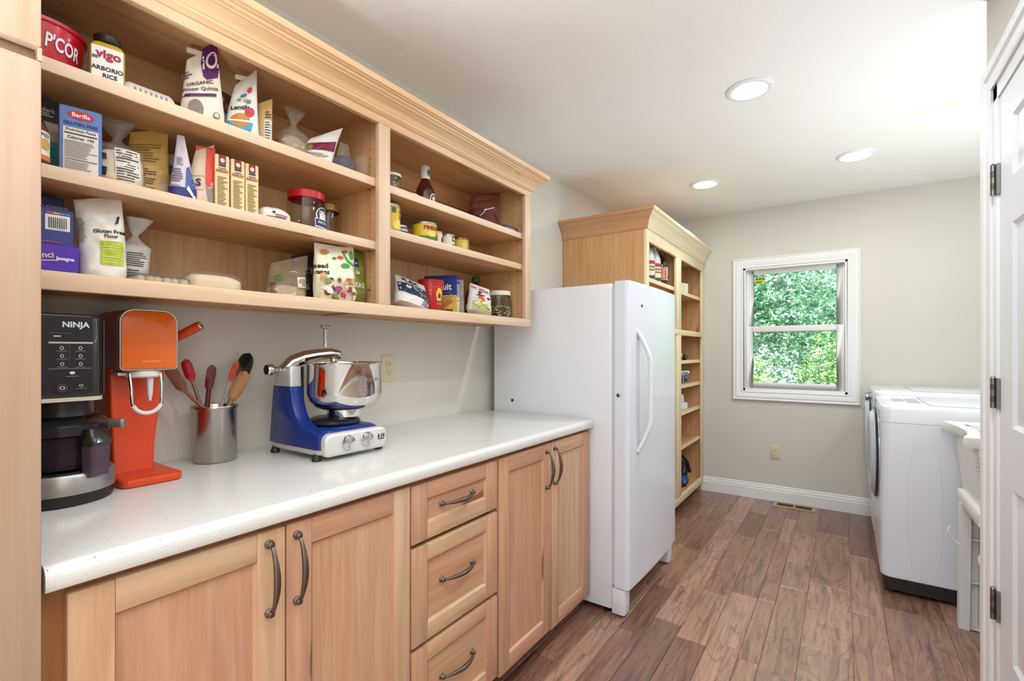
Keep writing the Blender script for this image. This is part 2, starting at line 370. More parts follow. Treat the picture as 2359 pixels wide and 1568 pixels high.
# ------------------------------------------------------------------ right door with casing
dt = bpy.data.objects.new('trim_1', None); COL.objects.link(dt); dt['kind'] = 'structure'; dt['label'] = 'white casing around the right-hand door'; dt.location = (XR, DY1, 0)
def casing_poly(w=0.085):
    return [(0, 0), (0, 0.010), (w * 0.10, 0.014), (w * 0.30, 0.016), (w * 0.36, 0.012), (w * 0.46, 0.012), (w * 0.55, 0.019), (w * 0.85, 0.022), (w, 0.016), (w, 0)]
cw = 0.085; pf = casing_poly(cw); ci = 0.008
def leg_ring(y, z): return [(XR - p, y(d), z(d)) for d, p in pf]
ya, za = DY1 + 0.045, DZ + 0.045
R = [[(XR - p, ya + d, 0.0) for d, p in pf], [(XR - p, ya + d, za + d) for d, p in pf], [(XR - p, DY0 - 0.045 - d, za + d) for d, p in pf], [(XR - p, DY0 - 0.045 - d, 0.0) for d, p in pf]]
build('casing', MB().rings(R), M_TRIM, dt, smooth=True, auto=25, world=True)
jb = MB().box(XR - 0.003, XR + 0.11, DY1, DY1 + 0.05, 0, DZ + 0.05).box(XR - 0.003, XR + 0.11, DY0 - 0.05, DY0, 0, DZ + 0.05).box(XR - 0.003, XR + 0.11, DY0 - 0.05, DY1 + 0.05, DZ, DZ + 0.05)
build('jamb', jb, M_TRIM, dt, world=True, bevel=0.002)
dr = thing('door_1', 'white six-panel interior door closed in the near right wall', 'door', (XR + 0.02, DY1 - 0.004, 0.008)); dr['kind'] = 'structure'
dy0, dy1, dz0, dz1, dx = DY0 + 0.003, DY1 - 0.003, 0.008, DZ - 0.003, XR + 0.003
pan = []
ys_ = [(dy1 - 0.125 - 0.235, dy1 - 0.155), (dy0 + 0.155, dy0 + 0.125 + 0.235)]
ys_ = [(1.79, 1.99), (1.485, 1.685)]
zs_ = [(1.755, 1.935), (1.012, 1.618), (0.315, 0.832)]
slab = MB()
yc = [dy0] + sorted([q for p in ys_ for q in p]) + [dy1]; zc = [dz0] + sorted([q for p in zs_ for q in p]) + [dz1]
for i in range(5):
    for j in range(7):
        y0_, y1_, z0_, z1_ = yc[i], yc[i + 1], zc[j], zc[j + 1]
        if i % 2 and j % 2: continue
        slab.add([(dx, y0_, z0_), (dx, y1_, z0_), (dx, y1_, z1_), (dx, y0_, z1_)], [(0, 3, 2, 1)])
slab.box(dx + 0.012, dx + 0.035, dy0, dy1, dz0, dz1)
for q in ((dy0, dy0), (dy1, dy1)):
    slab.add([(dx, q[0], dz0), (dx + 0.035, q[0], dz0), (dx + 0.035, q[0], dz1), (dx, q[0], dz1)], [(0, 1, 2, 3)])
slab.add([(dx, dy0, dz1), (dx, dy1, dz1), (dx + 0.035, dy1, dz1), (dx + 0.035, dy0, dz1)], [(0, 1, 2, 3)])
build('leaf_board', slab, M_DOOR, dr, world=True)
for y0_, y1_ in ys_:
    for z0_, z1_ in zs_:
        rr = []
        for d, p in ((0, 0), (0.006, 0.004), (0.012, 0.008), (0.020, 0.0085), (0.026, 0.0085), (0.045, 0.003), (0.05, 0.002)):
            rr.append([(dx + p, y0_ + d, z0_ + d), (dx + p, y0_ + d, z1_ - d), (dx + p, y1_ - d, z1_ - d), (dx + p, y1_ - d, z0_ + d)])
        build('panel', MB().rings(rr, False, True), M_DOOR, dr, world=True, smooth=True, auto=30)
for z in (1.785, 1.105, 0.43):
    h = MB()
    for k in range(5): h.lathe([(0.0072, 0), (0.0072, 0.0185)], 12, (XR - 0.010, DY1 + 0.012, z - 0.048 + 0.0192 * k), M_NICKEL if k % 2 == 0 else M_PEWTER)
    h.lathe([(0.0075, 0), (0.004, 0.006)], 12, (XR - 0.010, DY1 + 0.012, z + 0.048), M_NICKEL)
    h.box(XR - 0.006, XR + 0.002, DY1 - 0.012, DY1 + 0.012, z - 0.048, z + 0.048, M_NICKEL)
    build('hinge', h, None, dr, world=True, smooth=True)

# ------------------------------------------------------------------ ceiling lights, outlets, register
for k, (x, y) in enumerate(LAMPS):
    t = thing('ceiling_light', ['round white recessed ceiling light nearest the wall cabinet, its trim ring clear to see', 'glowing recessed ceiling light above the far shelving unit', 'glowing recessed ceiling light nearest the window and ceiling hatch'][k], 'ceiling light', (x, y, ZC - 0.0005), 0, 'recessed ceiling lights')
    build('trim_ring', MB().lathe([(0.098, 0.0), (0.098, -0.006), (0.09, -0.011), (0.078, -0.010), (0.068, -0.004), (0.066, 0.0)], 40, cap0=False, cap1=False), M_TRIM, t, smooth=True)
    build('diffuser', MB().lathe([(0.067, -0.001), (0.055, -0.010), (0.03, -0.014), (0.001, -0.015)], 32, cap0=False), mat('#fff6ea', 0.5, emit=[5.0, 38.0, 38.0][k], name='lamp_glow'), t, smooth=True)
def outlet(label, T):
    t = thing('outlet', label, 'outlet'); t.matrix_world = T
    build('cover_plate', MB().rings([[(x, y, z) for x, y in rrect(-0.036 + i, 0.036 - i, -0.058 + i, 0.058 - i, 0.004)] for i, z in ((0, 0.0005), (0, 0.003), (0.003, 0.0055))]), M_ALMOND, t, smooth=True)
    for s in (-1, 1):
        r_ = build('receptacle', MB().prism(rrect(-0.017, 0.017, s * 0.0195 - 0.0145, s * 0.0195 + 0.0145, 0.008), 0.005, 0.0075), M_ALMOND, t, smooth=True)
        sl = MB().box(-0.0085, -0.006, s * 0.0195 - 0.001, s * 0.0195 + 0.008, 0.0074, 0.0078).box(0.006, 0.0085, s * 0.0195 - 0.001, s * 0.0195 + 0.008, 0.0074, 0.0078).lathe([(0.0026, 0), (0.0026, 0.0004)], 10, (0, s * 0.0195 - 0.007, 0.0074))
        build('slots', sl, M_DARK, r_)
    build('screw', MB().lathe([(0.003, 0), (0.0025, 0.001)], 10, (0, 0, 0.0055)), M_ALMOND, t)
outlet('almond duplex outlet on the left wall above the countertop', Matrix.Translation((0, 1.41, 1.163)) @ Matrix(((0, 0, 1, 0), (1, 0, 0, 0), (0, 1, 0, 0), (0, 0, 0, 1))))
outlet('almond duplex outlet low on the back wall under the window', Matrix.Translation((1.166, YB, 0.403)) @ Matrix(((1, 0, 0, 0), (0, 0, -1, 0), (0, 1, 0, 0), (0, 0, 0, 1))))
t = thing('floor_register', 'tan metal floor register set in the planks before the back baseboard', 'floor vent', (1.31, 4.415, 0.0005))
fm = MB().box(-0.145, 0.145, -0.068, -0.042, 0, 0.005).box(-0.145, 0.145, 0.042, 0.068, 0, 0.005).box(-0.145, -0.12, -0.042, 0.042, 0, 0.005).box(0.12, 0.145, -0.042, 0.042, 0, 0.005).box(-0.007, 0.007, -0.042, 0.042, 0, 0.005)
build('rim', fm, mat('#b79f78', 0.45), t)
build('well', MB().box(-0.12, 0.12, -0.042, 0.042, 0.0, 0.0008), mat('#0c0a08', 0.9), t)
for k in range(22):
    x = -0.113 + k * 0.01076
    if abs(x) > 0.011: build('louver', MB().box(x - 0.0016, x + 0.0016, -0.042, 0.042, 0.0008, 0.0042), mat('#7d6b4f', 0.5), t)

# ================================================================== cabinets
def pull(parent, c, axis, length=0.145, half=0.026, name='handle'):
    """arched pewter pull; c = centre on the door face, axis 'y' or 'z', bows out along +x"""
    h = MB(); n = 16; P = []; Rr = []
    for k in range(n + 1):
        u = k / n; s = (u - 0.5) * length; P.append((0.012 + 0.022 * math.sin(PI * u) ** 0.8 if 0 < k < n else 0.006, s)); Rr.append(0.0036 + 0.0035 * math.sin(PI * u) ** 1.5)
    pts = [(c[0] + p, c[1] + s, c[2]) if axis == 'y' else (c[0] + p, c[1], c[2] + s) for p, s in P]
    h.tube(pts, Rr, 10)
    for s in (-1, 1):
        e = Vector((c[0], c[1] + (s * length / 2 if axis == 'y' else 0), c[2] + (s * length / 2 if axis == 'z' else 0)))
        T = Matrix.Translation(e) @ Matrix.Rotation(PI / 2, 4, 'Y')
        h.lathe([(0.0095, 0.0), (0.0095, 0.003), (0.006, 0.006), (0.0055, 0.009), (0.0075, 0.012), (0.005, 0.016), (0.001, 0.017)], 14, m=None, T=T)
    return build(name, h, M_PEWTER, parent, smooth=True, world=True)
def shaker(parent, name, X, y0, y1, z0, z1, st=0.06, rl=0.057, th=0.02, horizontal=False):
    p = build(name, MB().box(X - 0.012, X - 0.008, y0 + st - 0.008, y1 - st + 0.008, z0 + rl - 0.008, z1 - rl + 0.008), wY if horizontal else wZ, parent, world=True)
    def slope(nm, pts, m):
        build(nm, pts, m, p, world=True, bevel=0.0016)
    for a, b_, s in ((y0, y0 + st, 1), (y1 - st, y1, -1)):
        m_ = MB().box(X - th, X, a, b_, z0, z1)
        ye = b_ if s > 0 else a
        slope('stile', m_, wZ)
        build('bead', MB().add([(X, ye, z0 + rl), (X, ye, z1 - rl), (X - 0.008, ye + s * 0.006, z1 - rl - 0.006), (X - 0.008, ye + s * 0.006, z0 + rl + 0.006)], [(0, 1, 2, 3) if s < 0 else (3, 2, 1, 0)]), wZ, p, world=True)
    for a, b_, s in ((z0, z0 + rl, 1), (z1 - rl, z1, -1)):
        slope('rail', MB().box(X - th, X, y0 + st + 0.0003, y1 - st - 0.0003, a, b_), wY)
        ze = b_ if s > 0 else a
        build('bead', MB().add([(X, y0 + st, ze), (X, y1 - st, ze), (X - 0.008, y1 - st - 0.006, ze + s * 0.006), (X - 0.008, y0 + st + 0.006, ze + s * 0.006)], [(0, 1, 2, 3) if s > 0 else (3, 2, 1, 0)]), wY, p, world=True)
    return p
FX = 0.632                       # door face; face frame sits behind it
def base_unit(label, y0, y1):
    t = thing('base_cabinet', label, 'cabinet', (0.31, (y0 + y1) / 2, 0), 0, None)
    b_ = MB().box(0.004, 0.595, y0, y0 + 0.018, 0.0, 0.872).box(0.004, 0.595, y1 - 0.018, y1, 0.0, 0.872).box(0.004, 0.595, y0 + 0.018, y1 - 0.018, 0.10, 0.118).box(0.004, 0.012, y0 + 0.018, y1 - 0.018, 0.118, 0.872)
    b_ = MB().box(0.004, 0.594, y0, y1, 0.092, 0.872)
    build('carcass', b_, iZ, t, world=True)
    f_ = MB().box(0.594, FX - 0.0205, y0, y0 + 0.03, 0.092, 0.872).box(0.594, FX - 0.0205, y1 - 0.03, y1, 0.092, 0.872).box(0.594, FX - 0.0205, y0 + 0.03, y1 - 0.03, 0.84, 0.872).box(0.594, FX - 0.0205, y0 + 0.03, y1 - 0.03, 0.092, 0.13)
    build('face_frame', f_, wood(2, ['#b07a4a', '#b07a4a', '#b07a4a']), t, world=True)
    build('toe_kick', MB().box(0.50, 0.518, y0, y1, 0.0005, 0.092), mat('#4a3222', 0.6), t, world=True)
    return t
t = base_unit('maple base cabinet with a pair of wide doors next to the tall pantry cabinet', 0.194, 0.944)
d = shaker(t, 'door', FX, 0.222, 0.577, 0.086, 0.859); pull(d, (FX, 0.541, 0.760), 'z')
d = shaker(t, 'door', FX, 0.581, 0.942, 0.086, 0.859); pull(d, (FX, 0.604, 0.760), 'z')
t = base_unit('maple base cabinet with a stack of three drawers in the middle of the run', 0.946, 1.357)
for z0, z1, hz in ((0.691, 0.857, 0.785), (0.398, 0.677, 0.555), (0.100, 0.384, 0.26)):
    d = shaker(t, 'drawer', FX, 0.949, 1.353, z0, z1, 0.062, 0.048, horizontal=True); pull(d, (FX - 0.010, 1.150, hz - 0.008), 'y')
t = base_unit('maple base cabinet with a pair of narrow doors beside the white freezer', 1.359, 2.097)
d = shaker(t, 'door', FX, 1.366, 1.729, 0.086, 0.859); pull(d, (FX, 1.692, 0.756), 'z')
d = shaker(t, 'door', FX, 1.734, 2.092, 0.080, 0.859); pull(d, (FX, 1.757, 0.760), 'z')

# countertop with a rounded front edge
cp = [(0.003, 0.8745), (0.640, 0.8745), (0.649, 0.877), (0.652, 0.884), (0.652, 0.897)]
for k in range(1, 7):
    a = math.radians(90 * k / 6); cp.append((0.652 - 0.018 + 0.018 * math.cos(a), 0.897 + 0.0175 * math.sin(a)))
cp.append((0.003, 0.9145))
ct = MB().rings([[(x, 0.193, z) for x, z in cp], [(x, 2.098, z) for x, z in cp]])
o = build('countertop', ct, M_COUNTER, smooth=True, auto=30)
tag(o, 'white speckled solid countertop over the maple base cabinets', 'countertop')

# tall pantry cabinet whose edge fills the left margin
t = thing('tall_cabinet', 'tall pale maple cabinet at the near end of the counter, cut by the frame', 'cabinet', (0.33, -0.22, 0))
TY0, TY1 = -0.62, 0.1885
build('carcass', MB().box(0.004, 0.616, TY0, TY1, 0.092, 2.30), wood(2, MAPLE_PALE, 0.42, 0.6, False), t, world=True)
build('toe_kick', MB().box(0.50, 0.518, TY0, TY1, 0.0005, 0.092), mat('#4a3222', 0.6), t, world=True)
ff = MB().box(0.6165, 0.6375, TY1 - 0.04, TY1, 0.092, 2.30).box(0.6165, 0.6375, TY0, TY0 + 0.04, 0.092, 2.30).box(0.6165, 0.6375, TY0 + 0.04, TY1 - 0.04, 1.64, 1.72)
build('face_frame', ff, pZ, t, world=True)
for z0, z1 in ((0.10, 1.664), (1.684, 2.27)):
    d = build('door', MB().box(0.638, 0.66, TY0 + 0.03, TY1 - 0.001 - 0.0, z0, z1), pZ, t, world=True, bevel=0.003)
# the thin stile that closes the joint at the door edge
build('edge_stile', MB().box(0.6378, 0.6592, TY1 - 0.0055, TY1 - 0.0006, 1.6645, 1.6835), pZ, t, world=True)

# ------------------------------------------------------------------ wall cabinet
UX, UY0, UY1, UZ0 = 0.347, 0.1905, 2.022, 1.360
t = thing('wall_cabinet', 'open maple wall cabinet with crown moulding and six stocked shelf bays', 'cabinet', (0.17, 1.1, UZ0)); wc = t
build('back_panel', MB().box(0.003, 0.010, UY0, UY1 - 0.002, UZ0 + 0.012, 2.06), iZ, t, world=True)
for nm, y0, y1 in (('side_panel', UY0, UY0 + 0.018), ('divider', 1.087, 1.105), ('side_panel', UY1 - 0.020, UY1 - 0.002)):
    build(nm, MB().box(0.0105, 0.327, y0, y1, UZ0 + 0.012, 2.085), iZ, t, world=True)
for y0, y1 in ((UY0 + 0.0182, 1.0868), (1.1052, UY1 - 0.0202)):
    build('bottom_board', MB().box(0.0105, 0.3268, y0, y1, 1.378, 1.396), iY, t, world=True)
    build('top_board', MB().box(0.0105, 0.3268, y0, y1, 2.050, 2.066), iY, t, world=True)
    build('nailer', MB().box(0.0105, 0.026, y0, y1, 1.965, 2.0498), iY, t, world=True)
for y0, y1, z in ((UY0 + 0.019, 1.086, 1.824), (UY0 + 0.019, 1.086, 1.611), (1.106, UY1 - 0.021, 1.820), (1.106, UY1 - 0.021, 1.668)):
    build('shelf', MB().box(0.0108, 0.318, y0, y1, z - 0.026, z), iY, t, world=True)
    build('shelf_edge', MB().box(0.3182, 0.3262, y0, y1, z - 0.0275, z + 0.0002), wood(1, ['#e2c8ac', '#dfc2a2', '#e5cdb0'], 0.4, 0.5, False), t, world=True, bevel=0.0015)
pm = lambda tones: wood(1, tones, 0.4, 0.7, True)
build('rail', MB().box(0.3272, UX, UY0, UY1, UZ0, 1.3975), pm(['#e0c4a6', '#dcbf9f', '#e0c4a6']), t, world=True, bevel=0.0015)
build('rail', MB().box(0.3272, UX, UY0, UY1, 2.006, 2.085), pm(['#dcba94', '#dab690', '#dcba94']), t, world=True, bevel=0.0015)
for y0, y1 in ((1.0715, 1.1205), (1.974, UY1), (UY0, UY0 + 0.045)):
    build('stile', MB().box(0.3272, UX, y0, y1, 1.3978, 2.0058), wood(2, ['#dcc3ab', '#d8bca0', '#dcc2aa'], 0.4, 0.7, False), t, world=True, bevel=0.0015)
hole = MB()
for y, s in ((1.0868, -1), (UY1 - 0.0202, -1)):
    for k in range(38):
        z = 1.43 + k * 0.0158
        if abs((z - 1.396)) < 0.02: continue
        for x in (0.285, 0.06):
            if k % 2 == 0: hole.add([(x + 0.0024 * math.cos(a * PI / 4), y + s * 0.0006, z + 0.0024 * math.sin(a * PI / 4)) for a in range(8)], [tuple(range(8))])
o = build('pin_holes', hole, mat('#3a2416', 0.8), t, world=True); o['kind'] = 'stuff'
for y, s, zs in ((1.0868, -1, (1.7955, 1.5825, 1.45)), (UY1 - 0.0202, -1, (1.7915, 1.6395))):
    for z in zs: build('shelf_pin', MB().tube([(0.285, y + 0.0005, z), (0.285, y - 0.012, z)], 0.0028, 8), mat('#b08d4c', 0.35, 0.9), t, world=True, smooth=True)
def crown(parent, prof, X, y0, y1, left=False, right=True, m=wY, tones=None):
    """front run plus mitred return(s) back to the wall"""
    mb_ = MB(); rings = []
    if left: rings.append([(0.004, y0 - d, z) for d, z in prof])
    rings.append([(X + d, (y0 - d) if left else y0, z) for d, z in prof])
    rings.append([(X + d, (y1 + d) if right else y1, z) for d, z in prof])
    if right: rings.append([(0.004, y1 + d, z) for d, z in prof])
    mb_.rings(rings)
    return build('crown_molding', mb_, m, parent, smooth=True, auto=22, world=True)
cpf = [(0.0004, 2.033), (0.004, 2.0335), (0.0138, 2.043), (0.0150, 2.049), (0.0175, 2.0505), (0.021, 2.058), (0.028, 2.067), (0.041, 2.0755), (0.0445, 2.0755), (0.046, 2.080), (0.053, 2.0835), (0.055, 2.089), (0.062, 2.0905), (0.064, 2.093), (0.070, 2.0955), (0.072, 2.113), (0.0004, 2.113)]
crown(t, cpf, UX, UY0, UY1, False, True, wood(1, ['#e0bd95', '#e3c29c', '#e0bd95'], 0.36, 0.8, True))

# ------------------------------------------------------------------ tall open shelving unit by the back wall
PX, PY0, PY1 = 0.605, 2.99, YB - 0.016
t = thing('shelving_unit', 'tall open maple shelving unit with crown moulding in the far corner', 'shelving', (0.3, 3.75, 0)); su = t
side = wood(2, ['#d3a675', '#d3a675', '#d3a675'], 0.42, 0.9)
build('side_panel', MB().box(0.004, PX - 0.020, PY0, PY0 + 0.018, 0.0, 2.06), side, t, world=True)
build('side_panel', MB().box(0.004, PX - 0.020, PY1 - 0.018, PY1, 0.0, 2.06), iZ, t, world=True)
YM = 3.72
build('divider', MB().box(0.011, PX - 0.0205, YM - 0.009, YM + 0.009, 0.10, 2.05), iZ, t, world=True)
build('back_panel', MB().box(0.004, 0.0105, PY0 + 0.0185, PY1 - 0.0185, 0.085, 2.06), iZ, t, world=True)
fpal = ['#efe2bd', '#eddfb8', '#efe2bd']
fp, fpz = wood(1, fpal, 0.42, 0.5, False), wood(2, fpal, 0.42, 0.5, False)
for y0, y1 in ((PY0 + 0.0184, YM - 0.0092), (YM + 0.0092, PY1 - 0.0184)):
    build('bottom_board', MB().box(0.011, PX - 0.0205, y0, y1, 0.085, 0.103), iY, t, world=True)
    build('fixed_shelf', MB().box(0.011, PX - 0.0205, y0, y1, 1.366, 1.386), iY, t, world=True)
    build('top_board', MB().box(0.011, PX - 0.0205, y0, y1, 1.99, 2.01), iY, t, world=True)
for z in (1.715, 1.166, 0.972, 0.758, 0.488): 
    build('shelf', MB().box(0.0115, PX - 0.031, YM + 0.0095, PY1 - 0.0187, z - 0.026, z), iY, t, world=True)
    build('shelf_edge', MB().box(PX - 0.0308, PX - 0.0225, YM + 0.0095, PY1 - 0.0187, z - 0.027, z + 0.0002), fp, t, world=True)
for z in (1.722, 1.118, 0.962, 0.775): 
    build('shelf', MB().box(0.0115, PX - 0.031, PY0 + 0.0187, YM - 0.0095, z - 0.026, z), iY, t, world=True)
    build('shelf_edge', MB().box(PX - 0.0308, PX - 0.0225, PY0 + 0.0187, YM - 0.0095, z - 0.027, z + 0.0002), fp, t, world=True)
for z0, z1 in ((0.072, 0.125), (1.362, 1.404), (1.945, 2.06)):
    build('rail', MB().box(PX - 0.02, PX, PY0 + 0.046, PY1 - 0.046, z0, z1), fp, t, world=True, bevel=0.0015)
for y0, y1 in ((PY0, PY0 + 0.0458), (PY1 - 0.0458, PY1)):
    build('stile', MB().box(PX - 0.02, PX, y0, y1, 0.072, 2.06), fpz, t, world=True, bevel=0.0015)
for z0, z1 in ((0.1252, 1.3618), (1.4042, 1.9448)):
    build('stile', MB().box(PX - 0.02, PX, YM - 0.065, YM + 0.06, z0, z1) if False else MB().box(PX - 0.02, PX, 3.655, 3.782, z0, z1), fpz, t, world=True, bevel=0.0015)
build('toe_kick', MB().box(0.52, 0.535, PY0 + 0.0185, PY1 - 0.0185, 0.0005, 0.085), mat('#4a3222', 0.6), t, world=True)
hole = MB()
for y, s in ((PY1 - 0.0182, -1), (YM - 0.0093, -1)):
    for k in range(56):
        z = 0.20 + k * 0.032
        for x in (0.50, 0.06): hole.add([(x + 0.003 * math.cos(a * PI / 4), y + s * 0.0006, z + 0.003 * math.sin(a * PI / 4)) for a in range(8)], [tuple(range(8))])
o = build('pin_holes', hole, mat('#3a2416', 0.8), t, world=True); o['kind'] = 'stuff'
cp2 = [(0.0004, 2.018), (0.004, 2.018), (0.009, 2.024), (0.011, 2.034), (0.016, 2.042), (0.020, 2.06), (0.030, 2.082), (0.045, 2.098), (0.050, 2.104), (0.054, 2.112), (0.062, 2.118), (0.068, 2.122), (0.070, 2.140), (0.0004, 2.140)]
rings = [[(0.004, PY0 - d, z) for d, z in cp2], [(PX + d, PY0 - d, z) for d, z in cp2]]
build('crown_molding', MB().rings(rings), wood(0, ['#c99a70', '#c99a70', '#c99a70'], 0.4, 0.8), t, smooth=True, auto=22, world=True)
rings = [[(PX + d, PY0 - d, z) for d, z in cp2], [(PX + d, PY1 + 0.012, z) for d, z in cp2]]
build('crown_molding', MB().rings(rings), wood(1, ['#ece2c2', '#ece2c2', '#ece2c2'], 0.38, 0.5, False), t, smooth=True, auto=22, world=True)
tb = thing('loose_board', 'short pale board lying on top of the far shelving unit', 'board', (0.60, 4.15, 2.1405), 0)
build('plank_body', MB().prism(rrect(-0.045, 0.03, -0.27, 0.33, 0.012), 0.0, 0.055), wood(1, ['#f0e6cc', '#f0e6cc', '#f0e6cc'], 0.45, 0.4, False), tb, bevel=0.012, smooth=True)

# ================================================================== appliances
GY0, GY1 = 2.116, 2.868
t = thing('upright_freezer', 'white upright freezer between the base cabinets and the shelving unit', 'freezer', (0.4, 2.49, 0)); fz = t
build('cabinet_body', MB().prism(rrect(0.045, 0.735, GY0, GY1, 0.008, 3), 0.030, 1.558), M_APPL, t, world=True, bevel=0.004)
build('gasket', MB().box(0.7352, 0.752, GY0 + 0.012, GY1 - 0.012, 0.14, 1.555), mat('#cfd1d4', 0.6), t, world=True)
hw = (GY1 - GY0) / 2; yc_ = (GY0 + GY1) / 2
dp = [(0.7522, GY0 - 0.001), (0.800, GY0 - 0.001)]
for k in range(0, 7):
    a = math.radians(90 * k / 6); dp.append((0.800 + 0.020 * math.sin(a), GY0 + 0.019 - 0.020 * math.cos(a)))
for k in range(1, 12):
    u = -1 + 2 * k / 12; dp.append((0.820 + 0.010 * (1 - u * u), yc_ + u * (hw - 0.02)))
for k in range(0, 7):
    a = math.radians(90 * k / 6); dp.append((0.800 + 0.020 * math.cos(a), GY1 - 0.019 + 0.020 * math.sin(a)))
dp += [(0.7522, GY1 + 0.001)]
fd = build('door', MB().prism(dp, 0.136, 1.5665), M_APPL2, t, world=True, smooth=True, auto=50)
hp = []
for k in range(25):
    u = k / 24; hp.append((0.824 + 0.052 * min(1, math.sin(PI * u) * 1.5) ** 0.9, GY0 + 0.105 + 0.03 * min(1, math.sin(PI * u) * 1.35), 0.76 + (1.335 - 0.76) * u))
build('handle', MB().tube(hp, [0.013] * 2 + [0.0145] * 21 + [0.013] * 2, 12, flat=(1.25, 0.8)), mat('#e6e7ea', 0.2), fd, world=True, smooth=True)
build('badge_stud', MB().lathe([(0.007, 0), (0.006, 0.003)], 16, T=Matrix.Translation((0.8268, GY0 + 0.155, 1.459)) @ Matrix.Rotation(PI / 2, 4, 'Y')), M_BLACK, fd, world=True)
lk = MB(); T_ = Matrix.Translation((0.770, GY0 - 0.0012, 1.034)) @ Matrix.Rotation(PI / 2, 4, 'X')
lk.lathe([(0.0095, 0), (0.0095, 0.002), (0.007, 0.004), (0.0045, 0.0045)], 18, T=T_, m=M_NICKEL); lk.lathe([(0.004, 0.0045), (0.004, 0.005)], 12, T=T_, m=M_BLACK)
build('key_lock', lk, None, fd, world=True, smooth=True)
build('plug_cap', MB().lathe([(0.0085, 0), (0.0078, 0.0018)], 18, T=Matrix.Translation((0.171, GY0 - 0.0002, 0.976)) @ Matrix.Rotation(PI / 2, 4, 'X')), mat('#2b2b2b', 0.5), t, world=True)
build('hinge_cover', MB().box(0.69, 0.79, GY1 - 0.09, GY1 - 0.02, 1.5672, 1.577), M_APPL, t, world=True, bevel=0.004)
kp = MB()
for y0, y1 in ((GY0 + 0.0, GY0 + 0.07), (GY1 - 0.07, GY1)):
    kp.prism([(0.736, y0), (0.792, y0), (0.800, y0 + 0.012), (0.800, y1 - 0.006), (0.79, y1), (0.736, y1)], 0.012, 0.130)
kp.box(0.736, 0.752, GY0 + 0.07, GY1 - 0.07, 0.045, 0.13)
build('kick_plate', kp, M_APPL, t, world=True, bevel=0.004)
gr = MB()
for k in range(14): gr.box(0.7522, 0.754, GY0 + 0.10 + k * 0.04, GY0 + 0.125 + k * 0.04, 0.06, 0.118)
build('grille_slots', gr, mat('#8a8c90', 0.7), t, world=True)
for x in (0.70, 0.12):
    for y in (GY0 + 0.04, GY1 - 0.04): build('foot', MB().lathe([(0.018, 0.0005), (0.018, 0.012), (0.008, 0.013), (0.008, 0.031)], 14, (x, y, 0)), M_BLACK, t, world=True, smooth=True)

